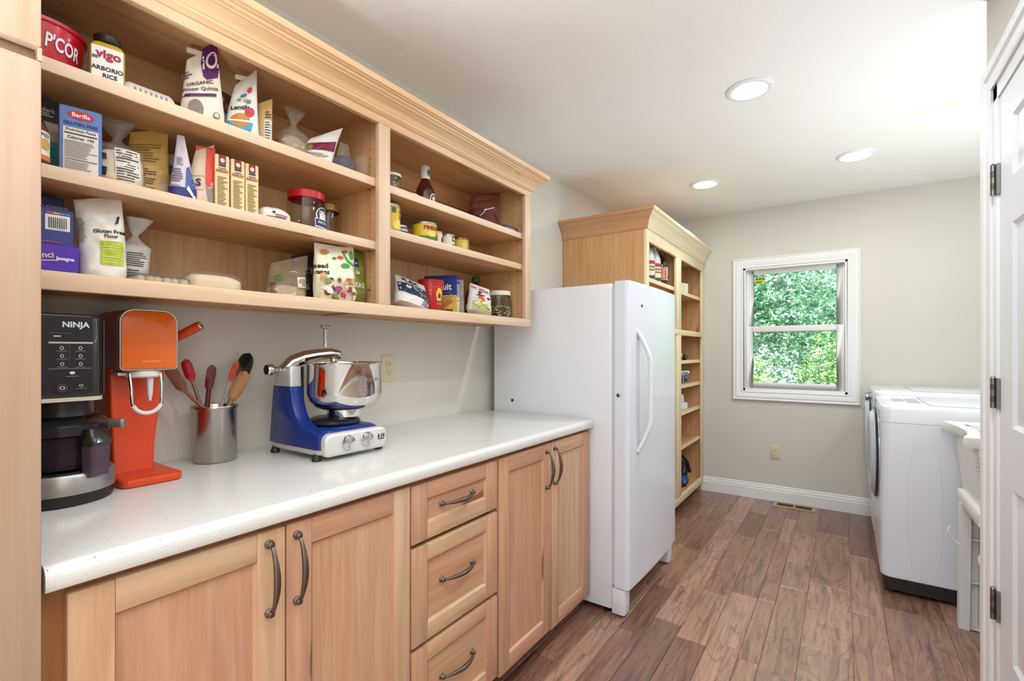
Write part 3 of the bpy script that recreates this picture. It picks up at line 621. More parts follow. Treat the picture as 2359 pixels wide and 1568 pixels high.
def washer(label, y0, y1, H, knob, X=1.79, oval=False):
    t = thing('washing_machine' if not knob else 'tumble_dryer', label, 'washer' if not knob else 'dryer', (2.15, (y0 + y1) / 2, 0)); xb_ = 2.50
    r = 0.045
    def outline(i=0.0):
        P = []
        for cx, cy, a0 in ((X + r, y1 - r, 90), (X + r, y0 + r, 180)):
            for k in range(7):
                a = math.radians(a0 + 90 * k / 6); P.append((cx + (r - i) * math.cos(a), cy + (r - i) * math.sin(a)))
        return [(xb_ - i, y0 + i)] + [(xb_ - i, y1 - i)] + P
    wm = mat('#dfe1e7', 0.3, coat=0.1)
    build('cabinet_body', MB().rings([[(x, y, z) for x, y in outline(i)] for z, i in ((0.085, 0.004), (0.09, 0), (H - 0.093, 0), (H - 0.0905, 0.003))]), wm, t, smooth=True, auto=30, world=True)
    build('plinth', MB().prism([(x, y) for x, y in outline(0.012)], 0.02, 0.085), mat('#2a2320', 0.5), t, world=True)
    for x in (X + 0.06, xb_ - 0.06):
        for y in (y0 + 0.06, y1 - 0.06): build('foot', MB().lathe([(0.022, 0.0005), (0.022, 0.02)], 12, (x, y, 0)), M_BLACK, t, world=True)
    tp = [[(x, y, z) for x, y in outline(i)] for z, i in ((H - 0.090, 0.003), (H - 0.087, 0.0), (H - 0.022, 0.0), (H - 0.010, 0.004), (H - 0.003, 0.014), (H, 0.035))]
    tc_ = build('top_cover', MB().rings(tp), M_APPL, t, smooth=True, auto=35, world=True)
    build('top_inset', MB().prism(rrect(X + 0.20, xb_ - 0.04, y0 + 0.06, y1 - 0.06, 0.02), H + 0.0002, H + 0.004), mat('#cfd3d6', 0.3), tc_, world=True, bevel=0.002)
    if not knob:
        for a, b_, c_, d_ in ((X + 0.07, X + 0.12, y0 + 0.28, y0 + 0.44), (X + 0.13, X + 0.18, y0 + 0.22, y0 + 0.46)):
            build('dispenser_lid', MB().prism(rrect(a, b_, c_, d_, 0.008), H + 0.0002, H + 0.0025), mat('#aeb4b8', 0.3), tc_, world=True)
    T = Matrix.Translation((X, (y0 + y1) / 2, 0.665)) @ Matrix.Rotation(-PI / 2, 4, 'Y')
    dw = build('door', MB().lathe([(0.245, 0.0), (0.245, 0.012), (0.225, 0.034), (0.19, 0.040), (0.175, 0.034)], 48, T=T), mat('#cdd6e2', 0.2, 0.2), t, smooth=True, world=True)
    build('door_glass', MB().lathe([(0.176, 0.033), (0.14, 0.038), (0.06, 0.044), (0.001, 0.045)], 40, T=T, cap0=False), mat('#1d2126', 0.08, coat=0.5), dw, smooth=True, world=True)
    build('door_ring', MB().lathe([(0.250, 0.004), (0.254, 0.010), (0.250, 0.016), (0.244, 0.012)], 48, T=T), mat('#4a4c50', 0.3, 0.8), dw, smooth=True, world=True)
    if knob:
        T = Matrix.Translation((X - 0.0005, y0 + 0.34, H - 0.065)) @ Matrix.Rotation(-PI / 2, 4, 'Y')
        build('dial', MB().lathe([(0.034, 0), (0.034, 0.01), (0.027, 0.014), (0.025, 0.032), (0.001, 0.033)], 24, T=T), mat('#8e9296', 0.25, 0.9), t, smooth=True, world=True)
    if oval:
        ov = MB(); n = 40
        R0 = []; R1 = []; R2 = []
        for k in range(n):
            a = 2 * PI * k / n; cx, cz, w_, h_ = 1.962, 0.445, 0.066, 0.345
            s = lambda v, e=0.8: math.copysign(abs(v) ** e, v)
            for RR, q, yy in ((R0, 1.0, 0.0001), (R1, 0.97, 0.0011), (R2, 0.94, 0.0001)):
                RR.append((cx + w_ * q * s(math.cos(a)), y0 - yy, cz + (h_ - w_ * (1 - q)) * s(math.sin(a), 0.55)))
        ov.rings([R0, R1, R2], False, False)
        build('side_emboss', ov, wm, t, smooth=True, world=True)
        lg = MB()
        for k in range(6): lg.box(X + 0.010, X + 0.0105, y0 + 0.05, y0 + 0.051, 0, 0)
        for k in range(7): lg.box(1.8005 + 0.0, 1.8035, 3.127, 3.1275, 0.80 + k * 0.009, 0.805 + k * 0.009)
    return t
w1 = washer('white front-load washing machine nearest the utility sink', 3.112, 3.795, 0.963, False, oval=True)
w2 = washer('white tumble dryer with a dial behind the washing machine against the back wall', 3.815, 4.475, 0.988, True)

# ------------------------------------------------------------------ utility sink
M_TUB = mat('#e4e3df', 0.45)
t = thing('utility_sink', 'white plastic laundry tub on legs beside the washing machine', 'sink', (2.3, 2.8, 0))
sy0, sy1, sx1, zt, zb_ = 2.545, 3.065, 2.62, 0.907, 0.872
def rim(i=0.0):
    P = [(2.016 + i, sy1 - i)]
    for k in range(1, 12):
        u = k / 12; P.append((2.016 + 0.042 * math.sin(PI * u) ** 0.8 + i, sy1 - i - (sy1 - sy0 - 2 * i) * u))
    P.append((2.016 + i, sy0 + i))
    return P + [(sx1 - i, sy0 + i), (sx1 - i, sy1 - i)]
n_ = len(rim())
rg = [[(x, y, z) for x, y in rim(i)] for i, z in ((0.006, zb_ - 0.012), (0.0, zb_), (0.0, zt - 0.006), (0.006, zt), (0.035, zt), (0.045, zt - 0.008))]
def basin(i, z, tx): 
    return [(tx + i, sy1 - 0.05 - i) if k == 0 else None for k in range(1)]
def ins(d, z):
    P = rim(0)
    cx, cy = (2.07 + sx1) / 2, (sy0 + sy1) / 2
    return [(max(min(x, sx1 - d), 2.06 + d), max(min(y, sy1 - d), sy0 + d), z) for x, y in P]
build('rim', MB().rings(rg, True, False), M_TUB, t, smooth=True, auto=35, world=True)
inner = [ins(0.045, zt - 0.008), ins(0.055, 0.8), ins(0.075, 0.62), ins(0.09, 0.60)]
build('basin_inside', MB().rings([r for r in inner], False, True), mat('#dcdbd4', 0.5), t, smooth=True, world=True)
outer = [ins(0.012, zb_ - 0.013), ins(0.016, zb_ - 0.045), ins(0.018, zb_ - 0.046), ins(0.040, 0.585)]
outer = [[(x - 0.012, y, z) for x, y, z in r] for r in outer]
build('basin', MB().rings(outer, False, True), M_TUB, t, smooth=True, auto=25, world=True)
rb = MB()
for k in range(10): rb.box(2.055 + k * 0.0016, 2.068, sy0 + 0.012 + 0.0016 * k, sy0 + 0.04, 0.80 - k * 0.016, 0.802 - k * 0.016)
o = build('grip_ribs', rb, mat('#b5b2aa', 0.6), t, world=True)
build('apron', MB().rings([[(x, y, z) for x, y in rrect(2.064 + i, 2.16, sy0 + 0.02 + i, sy1 - 0.06 - i, 0.02)] for z, i in ((0.548, 0.004), (0.553, 0.0), (0.602, 0.0), (0.606, 0.003))]), mat('#e2e0d8', 0.5), t, world=True, smooth=True)
for x, y, front in ((2.062, sy1 - 0.165, True), (2.105, sy0 + 0.01, True), (2.50, sy1 - 0.165, False), (2.50, sy0 + 0.01, False)):
    l_ = MB()
    def leg(xa, xb2, ya, yb): l_.rings([[(xa - 0.006, ya, 0.0005), (xb2 - 0.006, ya, 0.0005), (xb2 - 0.006, yb, 0.0005), (xa - 0.006, yb, 0.0005)], [(xa, ya, 0.56), (xb2, ya, 0.56), (xb2, yb, 0.56), (xa, yb, 0.56)]])
    leg(x, x + 0.036, y, y + 0.05); leg(x + 0.0362, x + 0.066, y + 0.034, y + 0.05); leg(x + 0.0662, x + 0.072, y + 0.008, y + 0.05)
    for z in (0.004, 0.21, 0.40): l_.box(x + 0.032, x + 0.066, y + 0.006, y + 0.033, z, z + 0.006)
    lo = build('leg', l_, M_TUB, t, world=True)
    if front:
        build('hook', MB().tube([(x - 0.002, y + 0.02, 0.37), (x - 0.022, y + 0.02, 0.385), (x - 0.034, y + 0.02, 0.405), (x - 0.038, y + 0.02, 0.43), (x - 0.032, y + 0.02, 0.445)], [0.005, 0.005, 0.0055, 0.006, 0.005], 8), M_TUB, lo, world=True, smooth=True)
build('drain_pipe', MB().tube([(2.28, 2.80, 0.60), (2.28, 2.80, 0.40), (2.34, 2.80, 0.36), (2.45, 2.80, 0.42), (XL - 0.002, 2.80, 0.44)], 0.02, 10), mat('#8f9296', 0.4), t, world=True, smooth=True)
build('brace', MB().tube([(2.10, sy1 - 0.10, 0.50), (2.30, 2.80, 0.36), (2.52, sy1 - 0.10, 0.50)], 0.007, 8), mat('#9a9da1', 0.35, 0.8), t, world=True, smooth=True)

# ================================================================== outside the window
struct(B('ground', -14, 18, YB + 0.3, 30, -0.9, -0.6, mat('#5f7a3c', 0.9)))
import numpy as np
def leaf_mat(c1, c2, c3=None):
    m = bpy.data.materials.new('leaf'); m.use_nodes = True; n, l = nodes(m); b = n['Principled BSDF']
    g = n.new('ShaderNodeNewGeometry'); r = ramp(n, [(0, c1), (1, c2)]); l.new(g.outputs['Random Per Island'], r.inputs[0])
    tr = n.new('ShaderNodeBsdfTranslucent'); l.new(r.outputs[0], tr.inputs[0]); mx = n.new('ShaderNodeMixShader'); mx.inputs[0].default_value = 0.35
    l.new(r.outputs[0], b.inputs['Base Color']); b.inputs['Roughness'].default_value = 0.5
    l.new(b.outputs[0], mx.inputs[1]); l.new(tr.outputs[0], mx.inputs[2]); l.new(mx.outputs[0], n['Material Output'].inputs[0])
    return m
def tree(name, label, cat, x, y, w, d, z0, z1, cols, count, seed, ls=0.075):
    g = np.random.default_rng(seed)
    t = thing(name, label, cat, (x, y, -0.6), 0, 'leafy growth outside the window')
    ns, nl = count // 9, 9
    cz, hz = (z0 + z1) / 2 + 0.6, (z1 - z0) / 2
    th = g.uniform(PI, 2 * PI, ns); ph = g.uniform(-1, 1, ns); rr = g.uniform(0.66, 1.0, ns)
    c = np.stack([rr * np.cos(th) * np.sqrt(1 - ph ** 2) * w / 2, rr * np.sin(th) * np.sqrt(1 - ph ** 2) * d / 2, cz + rr * ph * hz], 1)
    dr_ = np.stack([g.normal(0, 0.6, ns), g.normal(-0.4, 0.4, ns), g.normal(-0.2, 0.4, ns)], 1)
    j = np.arange(nl)
    base = c[:, None, :] + dr_[:, None, :] * (j[None, :, None] * ls * 0.42)
    base[..., 2] -= 0.006 * j[None] ** 2 * ls
    base = base.reshape(-1, 3); n = len(base); s = ls * g.uniform(0.6, 1.25, (n, 1))
    u = np.stack([g.normal(0, 1, n), g.normal(0, 0.5, n), g.normal(-0.3, 0.6, n)], 1); u /= np.linalg.norm(u, axis=1, keepdims=True)
    v = np.cross(u, g.normal(0, 1, (n, 3))); v /= np.linalg.norm(v, axis=1, keepdims=True); wv = np.cross(u, v)
    V = np.stack([base, base + u * s * 0.5 + v * s * 0.24 + wv * s * 0.06, base + u * s, base + u * s * 0.5 - v * s * 0.24 + wv * s * 0.06], 1).reshape(-1, 3)
    k = np.arange(n) * 4
    F = np.concatenate([np.stack([k, k + 1, k + 2], 1), np.stack([k, k + 2, k + 3], 1)])
    me = bpy.data.meshes.new('foliage'); me.from_pydata(V.tolist(), [], F.tolist()); me.materials.append(leaf_mat(*cols))
    o = bpy.data.objects.new('foliage', me); COL.objects.link(o); o.parent = t; o['kind'] = 'stuff'
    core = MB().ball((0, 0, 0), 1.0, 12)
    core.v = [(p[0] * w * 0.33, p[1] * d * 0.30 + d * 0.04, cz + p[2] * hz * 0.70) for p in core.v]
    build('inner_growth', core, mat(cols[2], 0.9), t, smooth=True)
    build('trunk', MB().tube([(0, 0.1, 0), (0.05, 0.12, cz * 0.5), (0, 0.1, cz)], [0.09, 0.07, 0.04], 8), mat('#5a4632', 0.9), t)
    return t
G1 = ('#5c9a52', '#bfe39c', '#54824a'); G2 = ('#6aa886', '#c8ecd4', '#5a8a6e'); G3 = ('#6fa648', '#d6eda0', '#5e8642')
tree('tree', 'blue-green tree filling the upper window view', 'tree', 1.05, 9.2, 3.2, 2.2, 0.6, 4.9, G2, 26000, 1, 0.07)
tree('tree', 'bright green tree behind the left side of the window', 'tree', -2.9, 9.6, 3.2, 2.2, 0.2, 4.9, G1, 12000, 2, 0.09)
tree('tree', 'mid green tree behind the right side of the window', 'tree', 4.5, 9.6, 3.2, 2.2, 0.2, 4.9, G1, 12000, 3, 0.09)
tree('shrub', 'yellow-green shrub low in the left of the window', 'shrub', 0.2, 7.2, 1.3, 1.0, -0.55, 1.55, G3, 12000, 4, 0.055)
tree('shrub', 'leafy green shrub low in the right of the window', 'shrub', 1.9, 7.2, 1.5, 1.0, -0.55, 1.75, G1, 12000, 5, 0.055)

# ================================================================== packages: surfaces and flat print
def f_box(w, d, h):
    return (lambda a, b, o: (a, -d / 2 - o, b)), (lambda a, b, o: (-w / 2 - o, -a, b)), (lambda a, b, o: (w / 2 + o, a, b))
def f_cyl(r): 
    return lambda a, b, o: ((r(b) + o) * math.sin(a / max(r(b), 1e-3)), -(r(b) + o) * math.cos(a / max(r(b), 1e-3)), b)
def label(parent, fn, items, name='label', step=0.0004, base=0.0006):
    """flat print laid on a surface: ('r',a0,a1,b0,b1,col) ('t',text,a,b,size,col[,bold,rot]) ('d',a,b,ra,rb,col) ('l',a0,a1,b0,b1,n,col) ('p',pts,col)"""
    mb = MB()
    for k, it in enumerate(items):
        o = base + step * k
        if it[0] == 'r' or it[0] == 'l':
            rows = [it[1:5]] if it[0] == 'r' else []
            if it[0] == 'l':
                a0, a1, b0, b1, n = it[1:6]
                rnd = random.Random(n * 31 + int(a0 * 1e4))
                for i in range(n):
                    z = b1 - (b1 - b0) * (i + 0.5) / n; hh = (b1 - b0) / n * 0.22
                    rows.append((a0, a0 + (a1 - a0) * rnd.uniform(0.6, 1.0), z - hh, z + hh))
            m = mat(it[-1], 0.5)
            for a0, a1, b0, b1 in rows:
                na = max(1, min(14, int((a1 - a0) / 0.006))) if it[0] == 'r' else 4; nb = max(1, min(12, int((b1 - b0) / 0.010)))
                vs = [fn(a0 + (a1 - a0) * i / na, b0 + (b1 - b0) * j / nb, o) for j in range(nb + 1) for i in range(na + 1)]
                mb.add(vs, [(j * (na + 1) + i, j * (na + 1) + i + 1, (j + 1) * (na + 1) + i + 1, (j + 1) * (na + 1) + i) for j in range(nb) for i in range(na)], m)
        elif it[0] == 't':
            vs, fs = text_geo(it[1], it[4], it[6] if len(it) > 6 else 0.012); r = math.radians(it[7]) if len(it) > 7 else 0
            if len(it) > 8: vs = [(x * it[8], y) for x, y in vs]
            mb.add([fn(it[2] + x * math.cos(r) - y * math.sin(r), it[3] + x * math.sin(r) + y * math.cos(r), o) for x, y in vs], fs, mat(it[5], 0.5))
        elif it[0] == 'd':
            n = 20; R = [fn(it[1], it[2], o)]
            for q in (0.5, 1.0): R += [fn(it[1] + it[3] * q * math.cos(2 * PI * i / n), it[2] + it[4] * q * math.sin(2 * PI * i / n), o) for i in range(n)]
            fs = [(0, 1 + i, 1 + (i + 1) % n) for i in range(n)] + [(1 + i, 1 + n + i, 1 + n + (i + 1) % n, 1 + (i + 1) % n) for i in range(n)]
            mb.add(R, fs, mat(it[5], 0.5))
        elif it[0] == 'p':
            bm = bmesh.new(); bm.faces.new([bm.verts.new((a, b, 0)) for a, b in it[1]])
            bmesh.ops.triangulate(bm, faces=bm.faces)
            for _ in range(3):
                lg = [e for e in bm.edges if e.calc_length() > 0.012]
                if lg: bmesh.ops.subdivide_edges(bm, edges=lg, cuts=1); bmesh.ops.triangulate(bm, faces=bm.faces)
            bmesh.ops.recalc_face_normals(bm, faces=bm.faces); bm.verts.index_update()
            mb.add([fn(v.co.x, v.co.y, o) for v in bm.verts], [[v.index for v in f.verts] for f in bm.faces], mat(it[2], 0.5)); bm.free()
    return build(name, mb, None, parent, smooth=False)
def root_mesh(name, mb, m, lab, cat, loc, rz=0, group=None, rot=None, **kw):
    o = build(name, mb, m, **kw); o.location = loc; o.rotation_euler = rot if rot else (0, 0, math.radians(rz))
    return tag(o, lab, cat, group)
EPS = 0.0006
def carton(lab, loc, w, d, h, rz, m, front=(), left=(), right=(), group=None, name='carton', rot=None, cat='box', top=None):
    o = root_mesh(name, MB().box(-w / 2, w / 2, -d / 2, d / 2, 0, h), m if not isinstance(m, str) else mat(m, 0.42), lab, cat, (loc[0], loc[1], loc[2] + EPS), rz, group, rot, bevel=0.0012, seg=1)
    F, L, R = f_box(w, d, h)
    if front: label(o, F, front)
    if left: label(o, L, left, 'side_print')
    if right: label(o, R, right, 'side_print')
    flap = MB().box(-w / 2 + 0.002, w / 2 - 0.002, -d / 2 + 0.002, d * 0.08, h + 0.0002, h + 0.0010)
    build('flap', flap, m if not isinstance(m, str) else mat(m, 0.42), o)
    return o
def can(lab, loc, r, h, col, items, rz=90, group='cans on the middle right shelf', lidcol='#b9b6ae'):
    prof = [(r * 0.94, 0), (r, 0.002), (r, 0.005), (r * 0.975, 0.007), (r * 0.975, h - 0.007), (r, h - 0.005), (r, h - 0.001), (r * 0.95, h), (r * 0.93, h - 0.003), (0.001, h - 0.003)]
    o = root_mesh('tin_can', MB().lathe(prof, 36), mat(lidcol, 0.3, 0.9), lab, 'can', (loc[0], loc[1], loc[2] + EPS), rz, group, smooth=True)
    build('paper_sleeve', MB().lathe([(r * 0.985, 0.0085), (r * 0.985, h - 0.0085)], 36, cap0=False, cap1=False), mat(col, 0.4), o, smooth=True)
    if items: label(o, f_cyl(lambda b: r * 0.985), items)
    return o
class Pouch:
    def __init__(s, w, d, h, top='flat', n=2.5, seed=0, wr=0.004, bot=0.9, topw=1.0, leanx=0.0, leany=0.0, full=1.6, tw=0.35, peak=0.0):
        s.__dict__.update(locals())
    def WD(s, t):
        w, d = s.w / 2, s.d / 2
        k = min(t / 0.22, 1.0); k = math.sin(k * PI / 2)
        Wt = w * (s.bot + (1 - s.bot) * k); Dt = d * (0.72 + 0.28 * k)
        if s.top == 'flat':
            Wt *= 1 + (s.topw - 1) * t; Dt = Dt * max(1 - t ** s.full, 0.0) + 0.0012
        elif s.top == 'twist':
            a = s.tw
            if t > 1 - a:
                u = (t - (1 - a)) / a
                pin = 0.16 + 0.84 * (1 - math.sin(min(u / 0.45, 1) * PI / 2)) if u < 0.45 else 0.16 + 0.62 * ((u - 0.45) / 0.55) ** 0.8
                Wt *= pin; Dt *= pin if u < 0.45 else (0.16 + 0.25 * ((u - 0.45) / 0.55))
        elif s.top == 'round':
            q = math.sqrt(max(1 - max((t - 0.55) / 0.45, 0) ** 2, 0.0)); Wt *= 0.25 + 0.75 * q; Dt *= 0.02 + 0.98 * q
        return Wt, Dt
    def dz(s, x, Wt, t): return s.peak * (x / max(s.w / 2, 1e-4)) * t ** 2
    def disp(s, x, z, sd):
        return s.wr * (noise.noise(Vector((x * 26 + s.seed * 7.3, z * 30 + sd * 9, s.seed * 3.1))) + 0.6 * noise.noise(Vector((x * 60, z * 70 + sd * 5, s.seed + 4.0))))
    def cx(s, t): return s.leanx * t * t, s.leany * t * t
    def pt(s, x, z, sd=-1, off=0.0):
        t = min(max(z / s.h, 0), 1); Wt, Dt = s.WD(t); u = min(abs(x) / max(Wt, 1e-4), 1.0)
        y = Dt * (1 - u ** s.n) ** (1 / s.n); ox, oy = s.cx(t)
        return (x + ox, sd * (y + s.disp(x, z, sd) * min(1, y / 0.004) + off) + oy, z + s.dz(x, Wt, t))
    def mesh(s, nr=26, ns=44):
        R = []
        for i in range(nr + 1):
            t = i / nr; Wt, Dt = s.WD(t); ox, oy = s.cx(t); ring = []
            for j in range(ns):
                a = 2 * PI * j / ns; c, q = math.cos(a), math.sin(a)
                x = Wt * math.copysign(abs(c) ** (2 / s.n), c); y = Dt * math.copysign(abs(q) ** (2 / s.n), q); sd = -1 if q < 0 else 1
                dy = s.disp(x, t * s.h, sd) * min(1, abs(y) / 0.004) if t > 0 else 0
                ring.append((x + ox, y + sd * dy + oy, t * s.h + s.dz(x, Wt, t)))
            R.append(ring)
        return MB().rings(R)
    def front(s): return lambda a, b, o: s.pt(a, b, -1, o + 0.0012)
def pouch(lab, loc, P, rz, m, items=(), cat='bag', name='food_bag', group=None, rot=None, seal=None, inner=None):
    o = root_mesh(name, P.mesh(), mat(m, 0.38, coat=0.15) if isinstance(m, str) else m, lab, cat, (loc[0], loc[1], loc[2] + EPS), rz, group, rot, smooth=True, auto=70)
    if items: label(o, P.front(), items)
    if inner:
        Q = Pouch(P.w * 0.95, P.d * 0.93, P.h * inner[0], 'round', P.n, P.seed + 1, P.wr, P.bot, 1.0); q = Q.mesh(16, 32); q.v = [(x, y, z + 0.001) for x, y, z in q.v]
        build('contents', q, mat(inner[1], 0.7) if isinstance(inner[1], str) else inner[1], o, smooth=True, auto=80)
    if seal: 
        Wt, Dt = P.WD(1.0); ox, oy = P.cx(1.0)
        build('seal_strip', MB().box(-Wt + ox, Wt + ox, oy - 0.0016, oy + 0.0016, P.h - 0.012 , P.h + 0.001), mat(seal, 0.35), o)
    return o
def nutr(a0, a1, b0, b1, n=12): return [('r', a0, a1, b0, b1, '#d8d4cc'), ('l', a0 + 0.002, a1 - 0.002, b0 + 0.002, b1 - 0.002, n, '#45413c'), ('r', a0 + 0.002, a1 - 0.002, b0 + (b1 - b0) * 0.72, b0 + (b1 - b0) * 0.735, '#1c1a18')]
CLR = clear_mat('#f4efe8', 0.93, 0.12, ('#d9cdbd', 0.16))
CLR2 = clear_mat('#ffffff', 0.97, 0.06, ('#ece4d8', 0.07))
GLASS = clear_mat('#fbfdfb', 0.96, 0.02, None, 1.35)
Z1L, Z2L, Z1R, Z2R, Z3 = 1.8242, 1.6112, 1.8202, 1.6682, 1.3962

# ------------------------------------------------------------------ top left shelf
R_ = 0.075
prof = [(R_ * 0.82, 0), (R_ * 0.86, 0.004), (R_ * 0.98, 0.092), (R_ * 1.03, 0.095), (R_ * 1.03, 0.102), (R_ * 0.98, 0.102), (R_ * 0.95, 0.096), (R_ * 0.80, 0.012), (0.001, 0.010)]
o = root_mesh('popcorn_tub', MB().lathe(prof, 48), mat('#c01228', 0.28, coat=0.3), 'red tub of popcorn half hidden by the tall cabinet, top shelf', 'tub', (0.205, 0.272, Z1L + EPS), 90, None, smooth=True)
label(o, f_cyl(lambda b: R_ * (0.86 + 0.12 * b / 0.092)), [('t', "P'COR", 0.026, 0.054, 0.041, '#4a2a6a', 0.05, -4, 0.56), ('t', "P'COR", 0.026, 0.055, 0.040, '#f2e6e0', 0.025, -4, 0.56)])
P = Pouch(0.19, 0.095, 0.225, 'round', 2.2, 3, 0.012, 0.9)
pouch('crumpled see-through plastic bag behind the red popcorn tub', (0.076, 0.318, Z1L), P, 90, CLR, inner=(0.5, '#8d6a48'), name='plastic_bag')
w_, d_, h_ = 0.062, 0.055, 0.098
jm_ = MB().rings([[(x, y, z) for x, y in rrect(-w_ / 2 + i, w_ / 2 - i, -d_ / 2 + i, d_ / 2 - i, 0.012)] for i, z in ((0.004, 0), (0, 0.005), (0, 0.085), (0.004, 0.095), (0.010, 0.100))])
o = root_mesh('rice_jar', jm_, mat('#c9a63a', 0.25, coat=0.4), 'square gold-topped jar of white-labelled rice right of the popcorn tub', 'jar', (0.262, 0.372, Z1L + EPS), 76, None, smooth=True)
label(o, f_box(w_, d_, h_)[0], [('r', -0.027, 0.027, 0.004, 0.084, '#eceae6'), ('t', 'vigo', 0.002, 0.068, 0.026, '#a01838', 0.04), ('t', 'ARBORIO', 0.0, 0.036, 0.0125, '#26221f', 0.03), ('t', 'RICE', 0.004, 0.021, 0.0125, '#26221f', 0.03), ('r', -0.026, -0.016, 0.056, 0.062, '#5a6a86')])
label(o, f_box(w_, d_, h_)[1], [('r', -0.022, 0.022, 0.004, 0.084, '#d8d2c4')], 'side_print')
build('lid', MB().lathe([(0.022, 0.1005), (0.024, 0.103), (0.024, 0.116), (0.021, 0.119), (0.001, 0.119)], 28), mat('#241c16', 0.4), o, smooth=True)
T_ = (0, PI / 2, PI / 2)
def roll(lab, loc, r, L, m, ang, items=(), ends='#6a5a4c', name='wrapped_roll', cat='package'):
    pr = [(0.002, 0), (r * 0.75, 0.002), (r, 0.012), (r, L - 0.012), (r * 0.75, L - 0.002), (0.002, L)]
    o = root_mesh(name, MB().lathe(pr, 28, cap0=True), mat(m, 0.45), lab, cat, (loc[0], loc[1], loc[2] + r * 0.96 + EPS), 0, None, (PI / 2, 0, math.radians(180 + ang)), smooth=True)
    if items:
        fn = f_cyl(lambda b: r); label(o, lambda a, b, of: (lambda q: (q[0], q[1], q[2]))(fn(a, b, of)), items)
    return o
o = roll('white paper-wrapped roll lying along the top shelf left of the quinoa bag', (0.235, 0.405, Z1L), 0.026, 0.105, '#d9d5cd', 0, [('l', -0.052, -0.008, 0.014, 0.088, 7, '#8f8a82')])
P = Pouch(0.075, 0.055, 0.065, 'round', 2.4, 5, 0.006, 0.9)
pouch('small dark packet with red and cream print beside the quinoa bag', (0.195, 0.532, Z1L), P, 78, '#3a2c26', [('d', -0.012, 0.030, 0.014, 0.014, '#c9a77c'), ('d', 0.010, 0.022, 0.014, 0.010, '#a8262e'), ('d', 0.016, 0.044, 0.009, 0.007, '#d8cbb0')], name='snack_packet')
P = Pouch(0.106, 0.050, 0.198, 'flat', 2.6, 2, 0.003, 0.92, 0.62, -0.002, 0.0, 1.7, peak=0.052)
pouch('tall cream quinoa bag with a purple panel on the top shelf', (0.245, 0.575, Z1L), P, 70, '#e8dfd0', [('p', [(0.001, 0.128), (0.010, 0.118), (0.034, 0.124), (0.038, 0.150), (0.034, 0.204), (0.002, 0.204), (-0.003, 0.165)], '#5a1a5e'), ('t', 'iO', 0.017, 0.163, 0.056, '#ece2da', 0.02, 0, 0.62), ('t', 'ORGANIC', -0.006, 0.108, 0.013, '#4a3a34', 0.02, 10), ('t', 'Winter Quinoa', -0.006, 0.092, 0.013, '#4a3a34', 0.02, 8), ('p', [(-0.046, 0.066), (0.030, 0.078), (0.030, 0.085), (-0.046, 0.074)], '#5a1a5e'), ('d', -0.016, 0.036, 0.017, 0.026, '#8d8078'), ('d', 0.030, 0.030, 0.008, 0.008, '#6f8a3c'), ('d', 0.030, 0.030, 0.005, 0.005, '#e8dfd0'), ('l', -0.045, -0.022, 0.122, 0.150, 3, '#6a4a62')], seal='#e3d8c6')
P = Pouch(0.085, 0.05, 0.235, 'flat', 2.5, 9, 0.004, 0.95, 1.0, 0.0, 0, 2.0, peak=-0.02)
pouch('turquoise and brown snack bag tucked behind the quinoa bag', (0.165, 0.655, Z1L), P, 78, '#b59a72', [('r', -0.038, 0.038, 0.006, 0.085, '#3a9aa8'), ('l', -0.036, 0.036, 0.010, 0.080, 9, '#9fd6dc'), ('r', -0.038, 0.038, 0.088, 0.150, '#5a3424'), ('d', -0.008, 0.125, 0.012, 0.012, '#c98a4a'), ('d', 0.014, 0.106, 0.010, 0.010, '#8a4a2a'), ('d', -0.016, 0.100, 0.008, 0.008, '#a8643a')])
P = Pouch(0.090, 0.055, 0.188, 'flat', 2.6, 4, 0.003, 0.94, 0.60, 0.010, 0.01, 1.5, peak=0.048)
pouch('white lentil bag with a blue bowl printed on it, top shelf', (0.245, 0.675, Z1L), P, 62, '#e9e6df', [('p', [(-0.036, 0.046), (0.028, 0.046), (0.022, 0.018), (0.006, 0.009), (-0.018, 0.010), (-0.032, 0.022)], '#4aa0d0'), ('d', -0.004, 0.050, 0.024, 0.020, '#c9843c'), ('p', [(-0.034, 0.045), (0.028, 0.045), (0.026, 0.050), (-0.032, 0.050)], '#f0ece4'), ('t', 'Lentils', -0.006, 0.087, 0.018, '#2a2624', 0.03), ('d', 0.018, 0.074, 0.012, 0.013, '#c8404e'), ('d', 0.000, 0.124, 0.008, 0.005, '#4a7aa0'), ('d', 0.014, 0.136, 0.006, 0.008, '#c8404e'), ('d', 0.006, 0.110, 0.006, 0.004, '#d8b04a'), ('d', -0.010, 0.112, 0.005, 0.004, '#7a9a3a'), ('d', 0.014, 0.104, 0.006, 0.005, '#5a8ab0')], seal='#e2d9b4')
P = Pouch(0.046, 0.034, 0.145, 'flat', 2.6, 6, 0.002, 0.95, 0.8, 0.004, 0.0, 1.3, peak=0.014)
pouch('small tan packet with a facts panel right of the lentil bag', (0.235, 0.742, Z1L), P, 60, '#c9a26a', nutr(0.0, 0.020, 0.010, 0.085, 9) + [('l', 0.002, 0.018, 0.090, 0.112, 3, '#5a4632')], name='snack_packet')
P = Pouch(0.085, 0.075, 0.165, 'twist', 2.2, 8, 0.008, 0.85, 1.0, 0.014, 0.015, tw=0.52)
pouch('clear bag twisted shut and filled with pale nuts on the top shelf', (0.235, 0.830, Z1L), P, 82, CLR, inner=(0.44, '#b9a48e'), name='plastic_bag')
P = Pouch(0.100, 0.048, 0.128, 'flat', 2.4, 12, 0.006, 0.9, 1.0, 0.035, 0.0, 1.2, peak=0.03)
